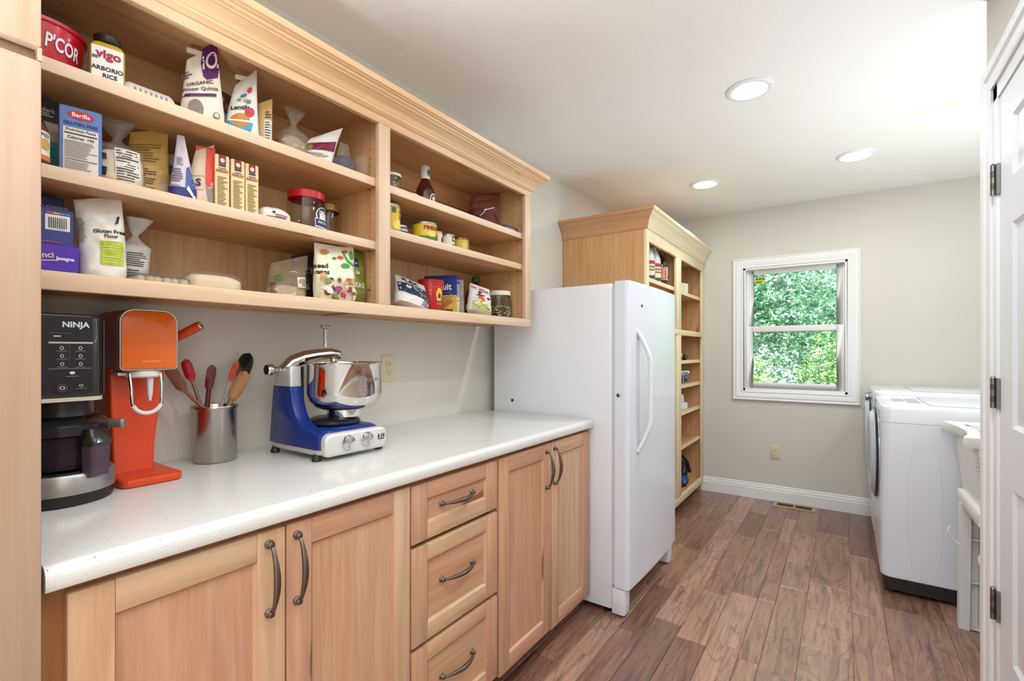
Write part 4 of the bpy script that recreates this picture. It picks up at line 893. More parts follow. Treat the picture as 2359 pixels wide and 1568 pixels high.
pouch('slumped white and maroon bag right of the twisted nut bag', (0.228, 0.916, Z1L), P, 70, '#e4ded6', [('r', -0.045, 0.045, 0.060, 0.090, '#7a2440'), ('l', -0.046, 0.03, 0.012, 0.050, 8, '#8a8278'), ('d', -0.034, 0.070, 0.010, 0.012, '#9a8a3a')])
P = Pouch(0.080, 0.05, 0.102, 'flat', 2.4, 14, 0.009, 0.95, 0.35, 0.0, 0.0, 1.1)
pouch('pointed clear bag of dark grains on the top shelf', (0.268, 0.992, Z1L), P, 84, CLR, inner=(0.55, '#5a5560'), name='plastic_bag')
P = Pouch(0.055, 0.05, 0.058, 'round', 2.3, 15, 0.006, 0.9)
pouch('small yellow and green snack packet near the divider, top shelf', (0.205, 1.045, Z1L), P, 72, '#b9a83a', [('d', 0.0, 0.030, 0.014, 0.010, '#d8c84a'), ('d', -0.012, 0.040, 0.008, 0.008, '#7a8a2a'), ('d', 0.012, 0.040, 0.007, 0.006, '#b8503a')], name='snack_packet')
P = Pouch(0.045, 0.045, 0.085, 'round', 2.2, 16, 0.014, 0.9)
pouch('empty crumpled clear bag against the divider, top shelf', (0.275, 1.058, Z1L), P, 80, CLR2, name='plastic_bag')

# ------------------------------------------------------------------ middle left shelf
carton('teal and black carton half hidden behind the tall cabinet', (0.17, 0.262, Z2L), 0.085, 0.045, 0.178, 90, '#2f9d98', [('r', -0.0425, 0.0425, 0.130, 0.178, '#26282a'), ('r', -0.0425, 0.0425, 0.088, 0.130, '#b9a98c'), ('t', 'dark', 0.026, 0.155, 0.012, '#cfcac0'), ('l', 0.004, 0.04, 0.140, 0.150, 2, '#cfcac0'), ('l', 0.008, 0.04, 0.02, 0.075, 7, '#1a6a66')])
pr = [(0.030, 0), (0.033, 0.004), (0.033, 0.070), (0.026, 0.092), (0.013, 0.108), (0.012, 0.112)]
o = root_mesh('sauce_bottle', MB().lathe(pr, 32), mat('#5a2a1a', 0.2, coat=0.4), 'brown bottle with an orange cap at the left edge of the middle shelf', 'bottle', (0.285, 0.238, Z2L + EPS), 90, None, smooth=True)
build('cap', MB().lathe([(0.0155, 0.112), (0.0155, 0.128), (0.011, 0.140), (0.001, 0.141)], 24), mat('#d8642a', 0.35), o, smooth=True)
label(o, f_cyl(lambda b: 0.0332), [('r', -0.05, 0.05, 0.010, 0.068, '#e2dcd0'), ('r', -0.05, 0.05, 0.010, 0.020, '#d8703a'), ('d', 0.024, 0.042, 0.010, 0.012, '#c9a05a'), ('t', 'FIZZ', 0.024, 0.060, 0.009, '#4a3a30', 0.02)])
carton('blue pasta carton with a red oval and a facts panel', (0.275, 0.323, Z2L), 0.068, 0.040, 0.142, 78, '#5476b8', [('d', 0.0, 0.126, 0.022, 0.009, '#c01a2a'), ('t', 'Barilla', 0, 0.126, 0.012, '#f2ecec', 0.02), ('t', 'GLUTEN FREE', 0, 0.107, 0.0088, '#1c2f66', 0.03)] + [('r', -0.028, 0.028, 0.006, 0.098, '#dcd6ce'), ('t', 'Nutrition Facts', 0, 0.093, 0.0078, '#26241f', 0.02), ('r', -0.026, 0.026, 0.084, 0.0865, '#1c1a18'), ('t', 'Calories  190', 0, 0.077, 0.0078, '#26241f', 0.02), ('l', -0.026, 0.026, 0.034, 0.071, 9, '#8a857e'), ('r', -0.026, 0.026, 0.030, 0.0315, '#1c1a18'), ('l', -0.026, 0.020, 0.010, 0.028, 4, '#8a857e')])
P = Pouch(0.092, 0.085, 0.160, 'twist', 2.3, 21, 0.006, 0.86, 1.0, -0.006, 0.02, tw=0.46)
pouch('clear twisted bag of grain with a printed facts label, middle shelf', (0.256, 0.396, Z2L), P, 78, CLR2, nutr(-0.010, 0.036, 0.008, 0.082, 12) + [('p', [(-0.040, 0.02), (-0.026, 0.016), (-0.024, 0.034), (-0.036, 0.036)], '#3a342e'), ('p', [(-0.040, 0.056), (-0.024, 0.052), (-0.024, 0.066), (-0.036, 0.068)], '#3a342e')], inner=(0.54, '#d9c3a2'), name='plastic_bag')
P = Pouch(0.096, 0.055, 0.186, 'flat', 2.6, 23, 0.004, 0.92, 0.8, 0.004, 0.0, 1.9, peak=0.016)
pouch('golden kraft paper bag with lines of print on the middle shelf', (0.176, 0.476, Z2L), P, 70, '#c8a050', [('l', -0.040, 0.020, 0.020, 0.085, 11, '#6a4c22'), ('l', -0.036, 0.030, 0.100, 0.150, 7, '#8a6a30'), ('p', [(0.026, 0.004), (0.044, 0.004), (0.042, 0.050), (0.034, 0.074), (0.028, 0.050)], '#b5a698')])
for k, (y, x) in enumerate(((0.534, 0.145), (0.562, 0.120))):
    carton(['brown-striped navy carton behind the kraft paper bag', 'dark navy carton behind the pointed white bag'][k], (x, y, Z2L), 0.05, 0.028, 0.150 - 0.006 * k, 80, ['#9a8478', '#26243e'][k], [('r', -0.025, 0.025, 0.095, 0.12, '#2a2440'), ('r', -0.025, 0.025, 0.03, 0.036, '#4a2a3a'), ('d', -0.005, 0.072, 0.014, 0.014, ['#b58a4a', '#6a5a7a'][k])])
P = Pouch(0.062, 0.050, 0.168, 'flat', 2.6, 25, 0.003, 1.0, 0.24, -0.004, 0.0, 0.9)
pouch('pointed white and violet pouch left of the red-topped bag', (0.262, 0.522, Z2L), P, 64, '#cfc8d4', [('r', -0.030, 0.030, 0.002, 0.034, '#2f3380'), ('p', [(0.008, 0.034), (0.030, 0.034), (0.016, 0.090), (0.010, 0.084)], '#4a5aa0'), ('l', -0.022, 0.004, 0.046, 0.082, 6, '#6a6480'), ('r', -0.026, -0.002, 0.036, 0.0375, '#7a3a4a'), ('l', -0.010, 0.004, 0.090, 0.110, 4, '#7a7490'), ('p', [(0.010, 0.030), (0.026, 0.006), (0.028, 0.012), (0.014, 0.040)], '#e4e0ea')])
P = Pouch(0.066, 0.044, 0.160, 'flat', 2.5, 27, 0.003, 1.0, 0.62, 0.012, 0.0, 1.3, peak=0.018)
pouch('tan bag with a red top stripe left of the barley cartons', (0.250, 0.566, Z2L), P, 70, '#d4bda2', [('p', [(0.004, 0.160), (0.010, 0.060), (0.018, 0.052), (0.030, 0.060), (0.024, 0.150)], '#d8483c'), ('p', [(0.011, 0.056), (0.018, 0.048), (0.032, 0.056), (0.034, 0.006), (0.020, 0.004)], '#8d8078'), ('r', -0.034, 0.006, 0.042, 0.0435, '#b8766a'), ('r', -0.034, 0.006, 0.078, 0.0795, '#b8766a'), ('t', 'S', -0.006, 0.060, 0.026, '#2a2626', 0.03)], seal='#c8443a')
for k, y in enumerate((0.614, 0.654, 0.692)):
    carton(['cream barley carton nearest the red-striped bag, first of three alike', 'cream barley carton in the middle of the three alike', 'cream barley carton at the right end of the three alike'][k], (0.245, y, Z2L), 0.034, 0.060, 0.146, 82, '#e6cf9c', [('r', -0.0085, 0.0085, 0.122, 0.146, '#8a1c2a'), ('r', -0.0085, 0.0085, 0.116, 0.121, '#26305e'), ('d', 0, 0.132, 0.0055, 0.006, '#e6d8c0'), ('t', 'QUICK', 0, 0.110, 0.006, '#26305e', 0.03), ('t', 'BARLEY', 0, 0.103, 0.0085, '#a8402a', 0.04), ('l', -0.012, 0.012, 0.006, 0.090, 15, '#8a7448')], group='barley cartons on the middle shelf')
P = Pouch(0.092, 0.060, 0.052, 'round', 2.6, 29, 0.005, 0.95)
pouch('small white and red wrapped loaf-shaped packet left of the red-lidded jar', (0.235, 0.772, Z2L), P, 86, '#e4dfda', [('l', -0.034, 0.036, 0.006, 0.022, 3, '#a8384a'), ('r', -0.018, -0.010, 0.030, 0.036, '#26242a'), ('l', -0.01, 0.034, 0.018, 0.030, 2, '#8a4a66')], name='snack_packet')
def jar(lab, loc, r, h, lidm, lidh, name='jar', cat='jar', neck=0.9, lidr=None, rz=90):
    pr = [(0.002, 0.003), (r * 0.88, 0.0), (r, 0.008), (r, h * 0.78), (r * 0.96, h * 0.86), (r * neck, h * 0.93), (r * neck, h)]
    pin = [(r * neck - 0.002, h), (r * neck - 0.002, h * 0.93), (r - 0.0025, h * 0.78), (r - 0.0025, 0.010), (0.002, 0.008)]
    o = root_mesh(name, MB().lathe(pr + pin, 44), GLASS, lab, cat, (loc[0], loc[1], loc[2] + EPS), rz, None, smooth=True, auto=60)
    lr = lidr or r * neck + 0.003
    L = MB().lathe([(lr - 0.0015, h - lidh * 0.75), (lr, h - lidh * 0.7), (lr, h + lidh * 0.18), (lr - 0.003, h + lidh * 0.26), (0.001, h + lidh * 0.24)], 44, cap0=False)
    build('lid', L, lidm, o, smooth=True)
    return o
o = jar('large clear jar with a wide red lid and a blue pretzel label', (0.222, 0.885, Z2L), 0.058, 0.122, mat('#b81c22', 0.35), 0.024)
label(o, f_cyl(lambda b: 0.0585), [('d', 0.022, 0.052, 0.027, 0.027, '#e6e2dc'), ('d', 0.022, 0.054, 0.023, 0.023, '#26305e'), ('d', 0.022, 0.050, 0.015, 0.015, '#e6e2dc'), ('r', -0.008, 0.052, 0.014, 0.042, '#e6e2dc'), ('r', -0.006, 0.050, 0.018, 0.040, '#2c3474'), ('t', 'PRETZELS', 0.022, 0.030, 0.0095, '#e6e2dc', 0.02), ('l', 0.004, 0.04, 0.054, 0.068, 2, '#e6e2dc')])
o = jar('slim clear jar with a gold screw lid beside the red-lidded jar', (0.150, 1.012, Z2L), 0.042, 0.125, mat('#a88a4e', 0.3, 0.8), 0.022)
rl = MB()
for k in range(3): rl.lathe([(0.0412, 0.110 + k * 0.006), (0.0425, 0.112 + k * 0.006), (0.0412, 0.114 + k * 0.006)], 36, cap0=False, cap1=False)
build('lid_thread', rl, mat('#a88a4e', 0.3, 0.8), o, smooth=True)['kind'] = 'stuff'

# ------------------------------------------------------------------ bottom left shelf
carton('violet lasagna carton at the bottom of the stack by the tall cabinet', (0.225, 0.268, Z3), 0.105, 0.130, 0.062, 86, '#4a1ea8', [('t', 'Vinci', -0.002, 0.038, 0.016, '#e8c890', 0.02, 8), ('p', [(-0.02, 0.024), (0.02, 0.029), (0.02, 0.031), (-0.02, 0.026)], '#e8c890'), ('t', 'lasagna', 0.031, 0.034, 0.0100, '#efe8f4', 0.03)], name='pasta_carton')
carton('navy carton with a white barcode panel on top of the violet carton', (0.222, 0.264, Z3 + 0.0632), 0.100, 0.115, 0.074, 86, '#2a3578', [('r', 0.006, 0.044, 0.030, 0.062, '#e6e4e2'), ('r', 0.008, 0.018, 0.0635, 0.067, '#c84a6a'), ('r', 0.018, 0.028, 0.0635, 0.067, '#d8b84a'), ('r', 0.028, 0.044, 0.0635, 0.067, '#4a8ac8')] + [('r', 0.011 + k * 0.0032, 0.0125 + k * 0.0032, 0.034, 0.056, '#26242a') for k in range(9)] + [('r', -0.05, 0.03, 0.004, 0.0055, '#c83a4a'), ('d', -0.004, 0.060, 0.005, 0.004, '#c8323c')], name='pasta_carton')
carton('navy carton lying on the barcode carton, deeper in the shelf', (0.150, 0.266, Z3 + 0.1382), 0.100, 0.09, 0.042, 86, '#26306a', [('t', 'HEART LASAGNE', 0.02, 0.020, 0.0095, '#c9c4d8', 0.02), ('l', -0.01, 0.044, 0.006, 0.012, 1, '#8a86a8')], name='pasta_carton')
P = Pouch(0.084, 0.072, 0.186, 'flat', 2.5, 31, 0.008, 0.97, 0.98, -0.010, 0.0, 2.4, peak=0.012)
pouch('tall creased white flour bag with a lime green panel', (0.250, 0.368, Z3), P, 76, '#e9e5dc', [('r', -0.004, 0.036, 0.034, 0.086, '#b5c43a'), ('l', 0.0, 0.034, 0.038, 0.082, 8, '#d2dc7a'), ('t', 'Gluten Free', 0.014, 0.108, 0.0115, '#2a2826', 0.03), ('t', 'Flour', 0.016, 0.097, 0.0115, '#2a2826', 0.03), ('p', [(0.024, 0.124), (0.030, 0.142), (0.034, 0.142), (0.030, 0.126)], '#26242a'), ('l', -0.040, -0.024, 0.080, 0.140, 12, '#9a9484')], name='flour_bag')
P = Pouch(0.075, 0.06, 0.175, 'twist', 2.4, 33, 0.007, 0.9, 1.0, 0.02, 0.0, tw=0.42)
pouch('grey and white flour bag with a tied neck behind the lime-panelled bag', (0.165, 0.442, Z3), P, 78, '#d4cfc8', [('l', -0.020, 0.030, 0.050, 0.086, 7, '#4a4640'), ('l', -0.020, 0.030, 0.012, 0.044, 5, '#6a6660')] + [('d', -0.006 + k * 0.012, 0.014, 0.002, 0.002, '#1c1a18') for k in range(3)], name='flour_bag')
T1 = thing('candy_tray', 'shallow clear tray of round cream sweets on the bottom shelf', 'tray', (0.258, 0.470, Z3 + EPS), 88)
build('tray_shell', MB().rings([[(x, y, z) for x, y in rrect(-0.058 + i, 0.058 - i, -0.045 + i, 0.045 - i, 0.012)] for i, z in ((0.006, 0.0), (0.0, 0.014), (-0.003, 0.0145))], True, False), CLR2, T1, smooth=True)
rnd = random.Random(5)
for i in range(6):
    for j in range(4):
        build('sweet', MB().ball((-0.043 + i * 0.0172 + rnd.uniform(-0.002, 0.002), -0.030 + j * 0.0195 + rnd.uniform(-0.002, 0.002), 0.0105), 0.0092, 8), mat('#e6d3a6', 0.5), T1, smooth=True)
build('film', MB().rings([[(x, y, z) for x, y in rrect(-0.060 + i, 0.060 - i, -0.047 + i, 0.047 - i, 0.012)] for i, z in ((0, 0.0150), (0.012, 0.0235), (0.025, 0.0245))], False, True), clear_mat('#dfe4ea', 0.9, 0.05, ('#aab0b8', 0.22)), T1, smooth=True)
P = Pouch(0.138, 0.085, 0.054, 'round', 2.8, 35, 0.004, 0.95)
o = pouch('film-wrapped tray of pale noodles right of the sweets tray', (0.240, 0.602, Z3), P, 88, CLR2, name='noodle_pack', inner=(0.82, '#e3d2b2'))
nb = MB(); rnd = random.Random(8)
for k in range(34):
    x, y = rnd.uniform(-0.05, 0.05), rnd.uniform(-0.03, 0.03)
    nb.tube([(x, y, 0.034), (x + rnd.uniform(-0.01, 0.01), y + 0.006, 0.039), (x + rnd.uniform(-0.014, 0.014), y + 0.012, 0.036)], 0.0028, 6)
build('noodles', nb, mat('#ead9ba', 0.5), o, smooth=True)['kind'] = 'stuff'
P = Pouch(0.115, 0.08, 0.128, 'flat', 2.5, 37, 0.010, 0.95, 0.95, 0.012, 0.0, 1.6, peak=0.02)
pouch('half-empty clear bag with a barcode window left of the dark bag', (0.215, 0.822, Z3), P, 78, clear_mat('#f4efe8', 0.93, 0.1, ('#d9c6ae', 0.22)), [('r', 0.020, 0.048, 0.036, 0.068, '#e0d3c0')] + [('r', 0.024 + k * 0.003, 0.0255 + k * 0.003, 0.040, 0.062, '#6a4c34') for k in range(7)] + [('d', -0.034, 0.066, 0.013, 0.011, '#4f6a1e'), ('l', -0.054, -0.038, 0.008, 0.052, 8, '#5a4632')], inner=(0.36, '#d2bfa0'), name='plastic_bag')
P = Pouch(0.075, 0.055, 0.165, 'flat', 2.5, 39, 0.005, 0.95, 0.95, 0.0, 0.0, 2.2, peak=0.012)
pouch('charcoal black bag with grey print between the clear and the cream bag', (0.150, 0.916, Z3), P, 74, '#3a332f', [('t', 'OLBERG', 0.0, 0.112, 0.015, '#9a928a', 0.02), ('r', -0.02, 0.018, 0.098, 0.100, '#9a928a'), ('l', -0.02, 0.02, 0.072, 0.086, 2, '#8a827a'), ('p', [(-0.006, 0.040), (0.016, 0.046), (0.010, 0.064), (-0.004, 0.062)], '#8a827a'), ('p', [(0.018, 0.004), (0.032, 0.004), (0.030, 0.05), (0.022, 0.054)], '#16141a')])
P = Pouch(0.136, 0.062, 0.182, 'flat', 2.7, 41, 0.005, 0.96, 0.98, 0.0, 0.0, 2.6, peak=0.008)
mixed = [('d', random.Random(k).uniform(-0.055, 0.055), random.Random(k + 50).uniform(0.012, 0.072), random.Random(k + 9).uniform(0.006, 0.013), random.Random(k + 5).uniform(0.005, 0.011), random.Random(k + 3).choice(['#7a8a4a', '#a03a6a', '#e0d2b0', '#8a4a2a', '#c9a06a', '#5a3a6a', '#d8d8c8', '#a8643a'])) for k in range(30)]
pouch('big cream bag of seeds with green leaves and a colourful salad print', (0.272, 0.952, Z3), P, 82, '#e9e2ca', [('t', 'seed', -0.052, 0.112, 0.021, '#2a2826', 0.03), ('t', 'beans', -0.054, 0.092, 0.021, '#2a2826', 0.03), ('p', [(0.018, 0.166), (0.024, 0.166), (0.038, 0.140), (0.060, 0.124), (0.058, 0.118), (0.034, 0.132)], '#3a9a3a'), ('d', 0.052, 0.154, 0.008, 0.015, '#3f9f46'), ('d', 0.026, 0.118, 0.016, 0.008, '#3f9f3a'), ('d', 0.012, 0.144, 0.010, 0.006, '#c85a34'), ('d', 0.030, 0.164, 0.009, 0.005, '#b8502e'), ('d', -0.010, 0.140, 0.007, 0.004, '#4a8a4a'), ('d', -0.040, 0.160, 0.014, 0.008, '#b8783a'), ('d', -0.050, 0.075, 0.010, 0.015, '#cfa066'), ('r', -0.066, 0.066, 0.004, 0.060, '#d8cdb0')] + mixed, seal='#dfe0d8')
P = Pouch(0.062, 0.055, 0.186, 'flat', 2.5, 43, 0.005, 0.96, 0.9, 0.0, 0.0, 2.0, peak=-0.006)
pouch('glossy olive green bag against the cabinet divider', (0.258, 1.048, Z3), P, 88, '#6f7428', [('r', -0.026, 0.0, 0.128, 0.156, '#1c2638'), ('t', 'iO', -0.013, 0.142, 0.018, '#d8d8e0', 0.02), ('t', 'c&', -0.010, 0.106, 0.014, '#dfe0c8', 0.02), ('t', 'KALE', -0.004, 0.064, 0.026, '#e4e4d0', 0.01, 0, 0.6), ('l', -0.02, 0.034, 0.008, 0.044, 7, '#8a9048')])

# ------------------------------------------------------------------ top right shelf
o = jar('small clear jar of bright wrapped sweets beside the cabinet divider', (0.235, 1.222, Z1R), 0.036, 0.075, mat('#d8d4cc', 0.4), 0.010, neck=0.97)
rnd = random.Random(2)
for k in range(22):
    a, rr_ = rnd.uniform(0, 2 * PI), 0.027 * math.sqrt(rnd.random()); z = 0.014 + 0.0025 * k
    build('wrapped_sweet', MB().ball((rr_ * math.cos(a), rr_ * math.sin(a), z), 0.0062, 6), mat(['#c8324a', '#d8a83a', '#4a8a3a', '#6a3a8a', '#d86a2a', '#3a6ab8'][k % 6], 0.35), o, smooth=True)
root_mesh('loose_lid', MB().lathe([(0.024, 0), (0.026, 0.002), (0.026, 0.010), (0.023, 0.014), (0.001, 0.014)], 28), mat('#e0ddd8', 0.4), 'small white lid lying flat left of the sauce bottle', 'dish', (0.275, 1.290, Z1R + EPS), 0, None, smooth=True)  # round white lid lying loose on the shelf
pr = [(0.036, 0), (0.040, 0.004), (0.040, 0.062), (0.036, 0.080), (0.021, 0.112), (0.0165, 0.120), (0.0165, 0.132)]
o = root_mesh('sauce_bottle', MB().lathe(pr, 36), mat('#4a1c10', 0.15, coat=0.5), 'dark red sauce bottle with a pale neck wrap, top right shelf', 'bottle', (0.215, 1.420, Z1R + EPS), 82, None, smooth=True)
build('cap', MB().lathe([(0.019, 0.122), (0.0195, 0.125), (0.0195, 0.172), (0.018, 0.175), (0.001, 0.175)], 28), mat('#d8d2ca', 0.4), o, smooth=True)
label(o, f_cyl(lambda b: 0.0402 if b < 0.1 else 0.0197), [('d', 0.014, 0.036, 0.020, 0.024, '#e0dad2'), ('d', 0.014, 0.036, 0.016, 0.020, '#3a2a36'), ('d', 0.014, 0.038, 0.010, 0.010, '#d8d0c8'), ('d', 0.004, 0.150, 0.009, 0.009, '#4a5a6a'), ('l', -0.006, 0.012, 0.132, 0.141, 2, '#6a5a5a')])
P = Pouch(0.165, 0.11, 0.190, 'flat', 2.5, 51, 0.012, 0.82, 1.0, 0.012, 0.0, 2.6, peak=0.02)
pouch('translucent bag of dark brown contents with red print, top right shelf', (0.185, 1.850, Z1R), P, 70, clear_mat('#e8d8cc', 0.85, 0.08, ('#a8645a', 0.28)), [('l', -0.07, 0.07, 0.150, 0.182, 4, '#b04a3e'), ('p', [(-0.03, 0.09), (0.03, 0.11), (0.028, 0.114), (-0.032, 0.094)], '#d8d0cc'), ('p', [(-0.05, 0.06), (-0.02, 0.10), (-0.022, 0.103), (-0.053, 0.063)], '#cfc6c0')], inner=(0.62, '#2c1d18'), name='plastic_bag')
P = Pouch(0.130, 0.046, 0.026, 'round', 2.4, 53, 0.003, 0.95)
pouch('flat dark blue packet at the shelf edge near the cabinet end', (0.288, 1.915, Z1R), P, 88, '#26304e', [('l', -0.05, 0.06, 0.003, 0.012, 2, '#9fb0d0')], name='snack_packet')

# ------------------------------------------------------------------ middle right shelf
can('tall yellow corn can beside the cabinet divider', (0.240, 1.212, Z2R), 0.038, 0.112, '#e0b83a', [('r', -0.02, -0.004, 0.078, 0.098, '#2f6a3a'), ('r', 0.014, 0.036, 0.060, 0.090, '#b8323a'), ('t', 'JELL', 0.025, 0.075, 0.012, '#f0e6d8', 0.02), ('d', 0.004, 0.034, 0.022, 0.018, '#efd06a'), ('r', -0.05, 0.05, 0.009, 0.018, '#4a8a3a')])
can('small navy can behind the yellow corn can', (0.19, 1.312, Z2R), 0.027, 0.064, '#3a4468', [('r', -0.03, 0.03, 0.040, 0.050, '#c9ccd8'), ('l', -0.02, 0.02, 0.014, 0.034, 3, '#aab0c8')])
can('large yellow and green pimento can on the middle right shelf', (0.232, 1.400, Z2R), 0.050, 0.084, '#e2c436', [('t', 'PIMENTO', 0.004, 0.060, 0.022, '#8a1c22', 0.05), ('r', -0.08, 0.08, 0.009, 0.028, '#3a7a34'), ('d', 0.026, 0.034, 0.010, 0.011, '#c83a2a'), ('d', -0.01, 0.036, 0.020, 0.010, '#e8d46a'), ('d', 0.036, 0.026, 0.009, 0.009, '#a82a22')])
can('narrow cream can with a brown dot right of the pimento can', (0.215, 1.487, Z2R), 0.026, 0.072, '#e0d6c2', [('d', 0.012, 0.036, 0.011, 0.016, '#5a2a1c')])
can('cream and green olive can between two smaller cans', (0.225, 1.548, Z2R), 0.029, 0.070, '#e2dccb', [('r', -0.006, 0.022, 0.040, 0.062, '#26402a'), ('t', '360', 0.008, 0.051, 0.015, '#e8e4d8', 0.04), ('t', 'olives', 0.006, 0.026, 0.011, '#4a6a3a', 0.02)])
can('yellow and mauve can at the right end of the can row', (0.222, 1.632, Z2R), 0.038, 0.070, '#c9b03c', [('r', 0.010, 0.05, 0.009, 0.061, '#9a7a8a'), ('l', 0.014, 0.045, 0.014, 0.056, 4, '#d8c8cc'), ('d', -0.014, 0.034, 0.012, 0.014, '#dcc65a')], lidcol='#8a6a5a')

# ------------------------------------------------------------------ bottom right shelf
o = jar('olive jar with a gold lid peeking past the cabinet divider', (0.225, 1.180, Z3), 0.034, 0.130, mat('#a8904a', 0.3, 0.8), 0.016)
build('contents', MB().lathe([(0.001, 0.010), (0.030, 0.011), (0.030, 0.096), (0.001, 0.098)], 28), mat('#8f8a2c', 0.4), o, smooth=True)
label(o, f_cyl(lambda b: 0.0344), [('r', -0.05, 0.05, 0.006, 0.076, '#e6e2da'), ('r', 0.008, 0.034, 0.060, 0.068, '#26242a'), ('d', 0.02, 0.024, 0.012, 0.012, '#d8a83a')])
P = Pouch(0.150, 0.080, 0.150, 'flat', 2.5, 61, 0.006, 0.9, 0.9, 0.0, 0.02, 1.8)
o = pouch('slumped white and navy bag leaning left of the red canister', (0.252, 1.305, Z3 + 0.01), P, 70, '#dcd8d6', [('p', [(-0.066, 0.096), (0.066, 0.100), (0.066, 0.030), (-0.066, 0.040)], '#2a3050'), ('t', 'FLAX', -0.010, 0.122, 0.030, '#26242a', 0.04), ('d', -0.026, 0.076, 0.011, 0.011, '#d4d2ce'), ('r', -0.008, 0.016, 0.066, 0.086, '#d4d2ce'), ('r', -0.005, 0.013, 0.070, 0.082, '#4a5a8a'), ('d', 0.028, 0.080, 0.008, 0.008, '#8a8ea8'), ('t', 'SEEDS', 0.030, 0.052, 0.013, '#c9c8d0', 0.02), ('p', [(0.03, 0.005), (0.06, 0.005), (0.062, 0.026), (0.034, 0.026)], '#8a827e')], rot=(math.radians(-26), math.radians(16), math.radians(72)), name='seed_bag')
pr = [(0.043, 0), (0.045, 0.003), (0.052, 0.118), (0.0545, 0.119), (0.0555, 0.128), (0.0545, 0.137), (0.050, 0.139), (0.001, 0.139)]
o = root_mesh('coffee_canister', MB().lathe(pr, 40), mat('#b8201e', 0.3, coat=0.3), 'red plastic canister with a yellow emblem before the cracker box', 'canister', (0.190, 1.478, Z3 + EPS), 64, None, smooth=True)
label(o, f_cyl(lambda b: 0.045 + 0.007 * b / 0.118 + 0.0006), [('d', 0.022, 0.080, 0.017, 0.026, '#e8b83a'), ('d', 0.022, 0.070, 0.008, 0.014, '#5a3a1a'), ('d', 0.020, 0.058, 0.014, 0.006, '#c9b48a'), ('t', 'SON', 0.022, 0.040, 0.013, '#e0902a', 0.03), ('d', -0.018, 0.094, 0.005, 0.005, '#d8605a'), ('d', -0.018, 0.080, 0.004, 0.005, '#d8605a')])
build('lid', MB().lathe([(0.0556, 0.126), (0.0562, 0.130), (0.0562, 0.139), (0.053, 0.1415), (0.001, 0.1415)], 40, cap0=False), mat('#a81a1c', 0.4), o, smooth=True)
carton('tall blue and yellow cracker box behind the red canister', (0.150, 1.590, Z3), 0.150, 0.048, 0.176, 24, '#1f3a86', [('r', -0.075, 0.075, 0.0, 0.090, '#d8b45a'), ('t', 'triscuit', -0.004, 0.126, 0.040, '#e8e6ea', 0.03), ('t', 'w', 0.0, 0.152, 0.014, '#d8d6e4', 0.02), ('r', -0.02, 0.05, 0.100, 0.1015, '#8a9ac8'), ('p', [(-0.05, 0.02), (0.045, 0.075), (0.065, 0.06), (-0.03, 0.002)], '#b8803a'), ('p', [(-0.02, 0.06), (0.05, 0.094), (0.07, 0.086), (0.0, 0.05)], '#c8985a'), ('p', [(-0.056, 0.05), (-0.02, 0.082), (0.005, 0.072), (-0.03, 0.04)], '#9a6a34'), ('t', 'original', 0.034, 0.024, 0.017, '#2a2420', 0.03), ('l', 0.02, 0.06, 0.004, 0.014, 2, '#2a2420')], right=[('r', -0.024, 0.024, 0.0, 0.086, '#e6d890'), ('r', -0.016, 0.016, 0.078, 0.140, '#cfd6e6'), ('l', -0.015, 0.015, 0.080, 0.138, 9, '#4a5a8a'), ('t', 'TRISCUIT', 0, 0.154, 0.0085, '#e8e6ea', 0.02), ('r', -0.015, 0.015, 0.066, 0.068, '#3a3a30'), ('t', '2', 0, 0.02, 0.014, '#2a2420', 0.02), ('r', -0.018, 0.018, 0.034, 0.035, '#b8a860')], name='cracker_box')
P = Pouch(0.070, 0.045, 0.185, 'flat', 2.5, 63, 0.004, 0.95, 1.0, 0.0, 0.0, 2.2)
pouch('plain grey-white bag standing behind the cracker box', (0.105, 1.742, Z3), P, 60, '#d2cdc6', [('t', 'XL', -0.002, 0.098, 0.018, '#4a4640', 0.03)])
pr = [(0.048, 0), (0.052, 0.005), (0.052, 0.060), (0.050, 0.066), (0.052, 0.072), (0.052, 0.118), (0.042, 0.150), (0.022, 0.178), (0.0165, 0.184), (0.0165, 0.198)]
OIL = clear_mat('#e0b040', 0.78, 0.03, ('#b08a1e', 0.12), 1.4)
o = root_mesh('oil_bottle', MB().lathe(pr, 40), OIL, 'clear bottle of golden oil with a green cap at the back right', 'bottle', (0.098, 1.895, Z3 + EPS), 74, None, smooth=True, auto=60)
build('cap', MB().lathe([(0.021, 0.192), (0.0215, 0.195), (0.0215, 0.213), (0.019, 0.217), (0.001, 0.217)], 28), mat('#2f6a26', 0.4), o, smooth=True)
label(o, f_cyl(lambda b: 0.0525), [('r', -0.035, 0.055, 0.024, 0.092, '#3f8a2e'), ('r', -0.030, 0.050, 0.026, 0.050, '#d8d6c8'), ('d', 0.004, 0.078, 0.014, 0.009, '#7ac04a'), ('l', -0.01, 0.03, 0.030, 0.046, 3, '#3a5a34')])
P = Pouch(0.125, 0.075, 0.150, 'flat', 2.4, 65, 0.006, 0.92, 0.85, 0.0, 0.0, 1.5)
veg = [('d', random.Random(k + 70).uniform(-0.045, 0.045), random.Random(k + 90).uniform(0.014, 0.048), 0.012, 0.009, random.Random(k).choice(['#b8c06a', '#d8cf9a', '#8fa850', '#e0d8b0'])) for k in range(12)]
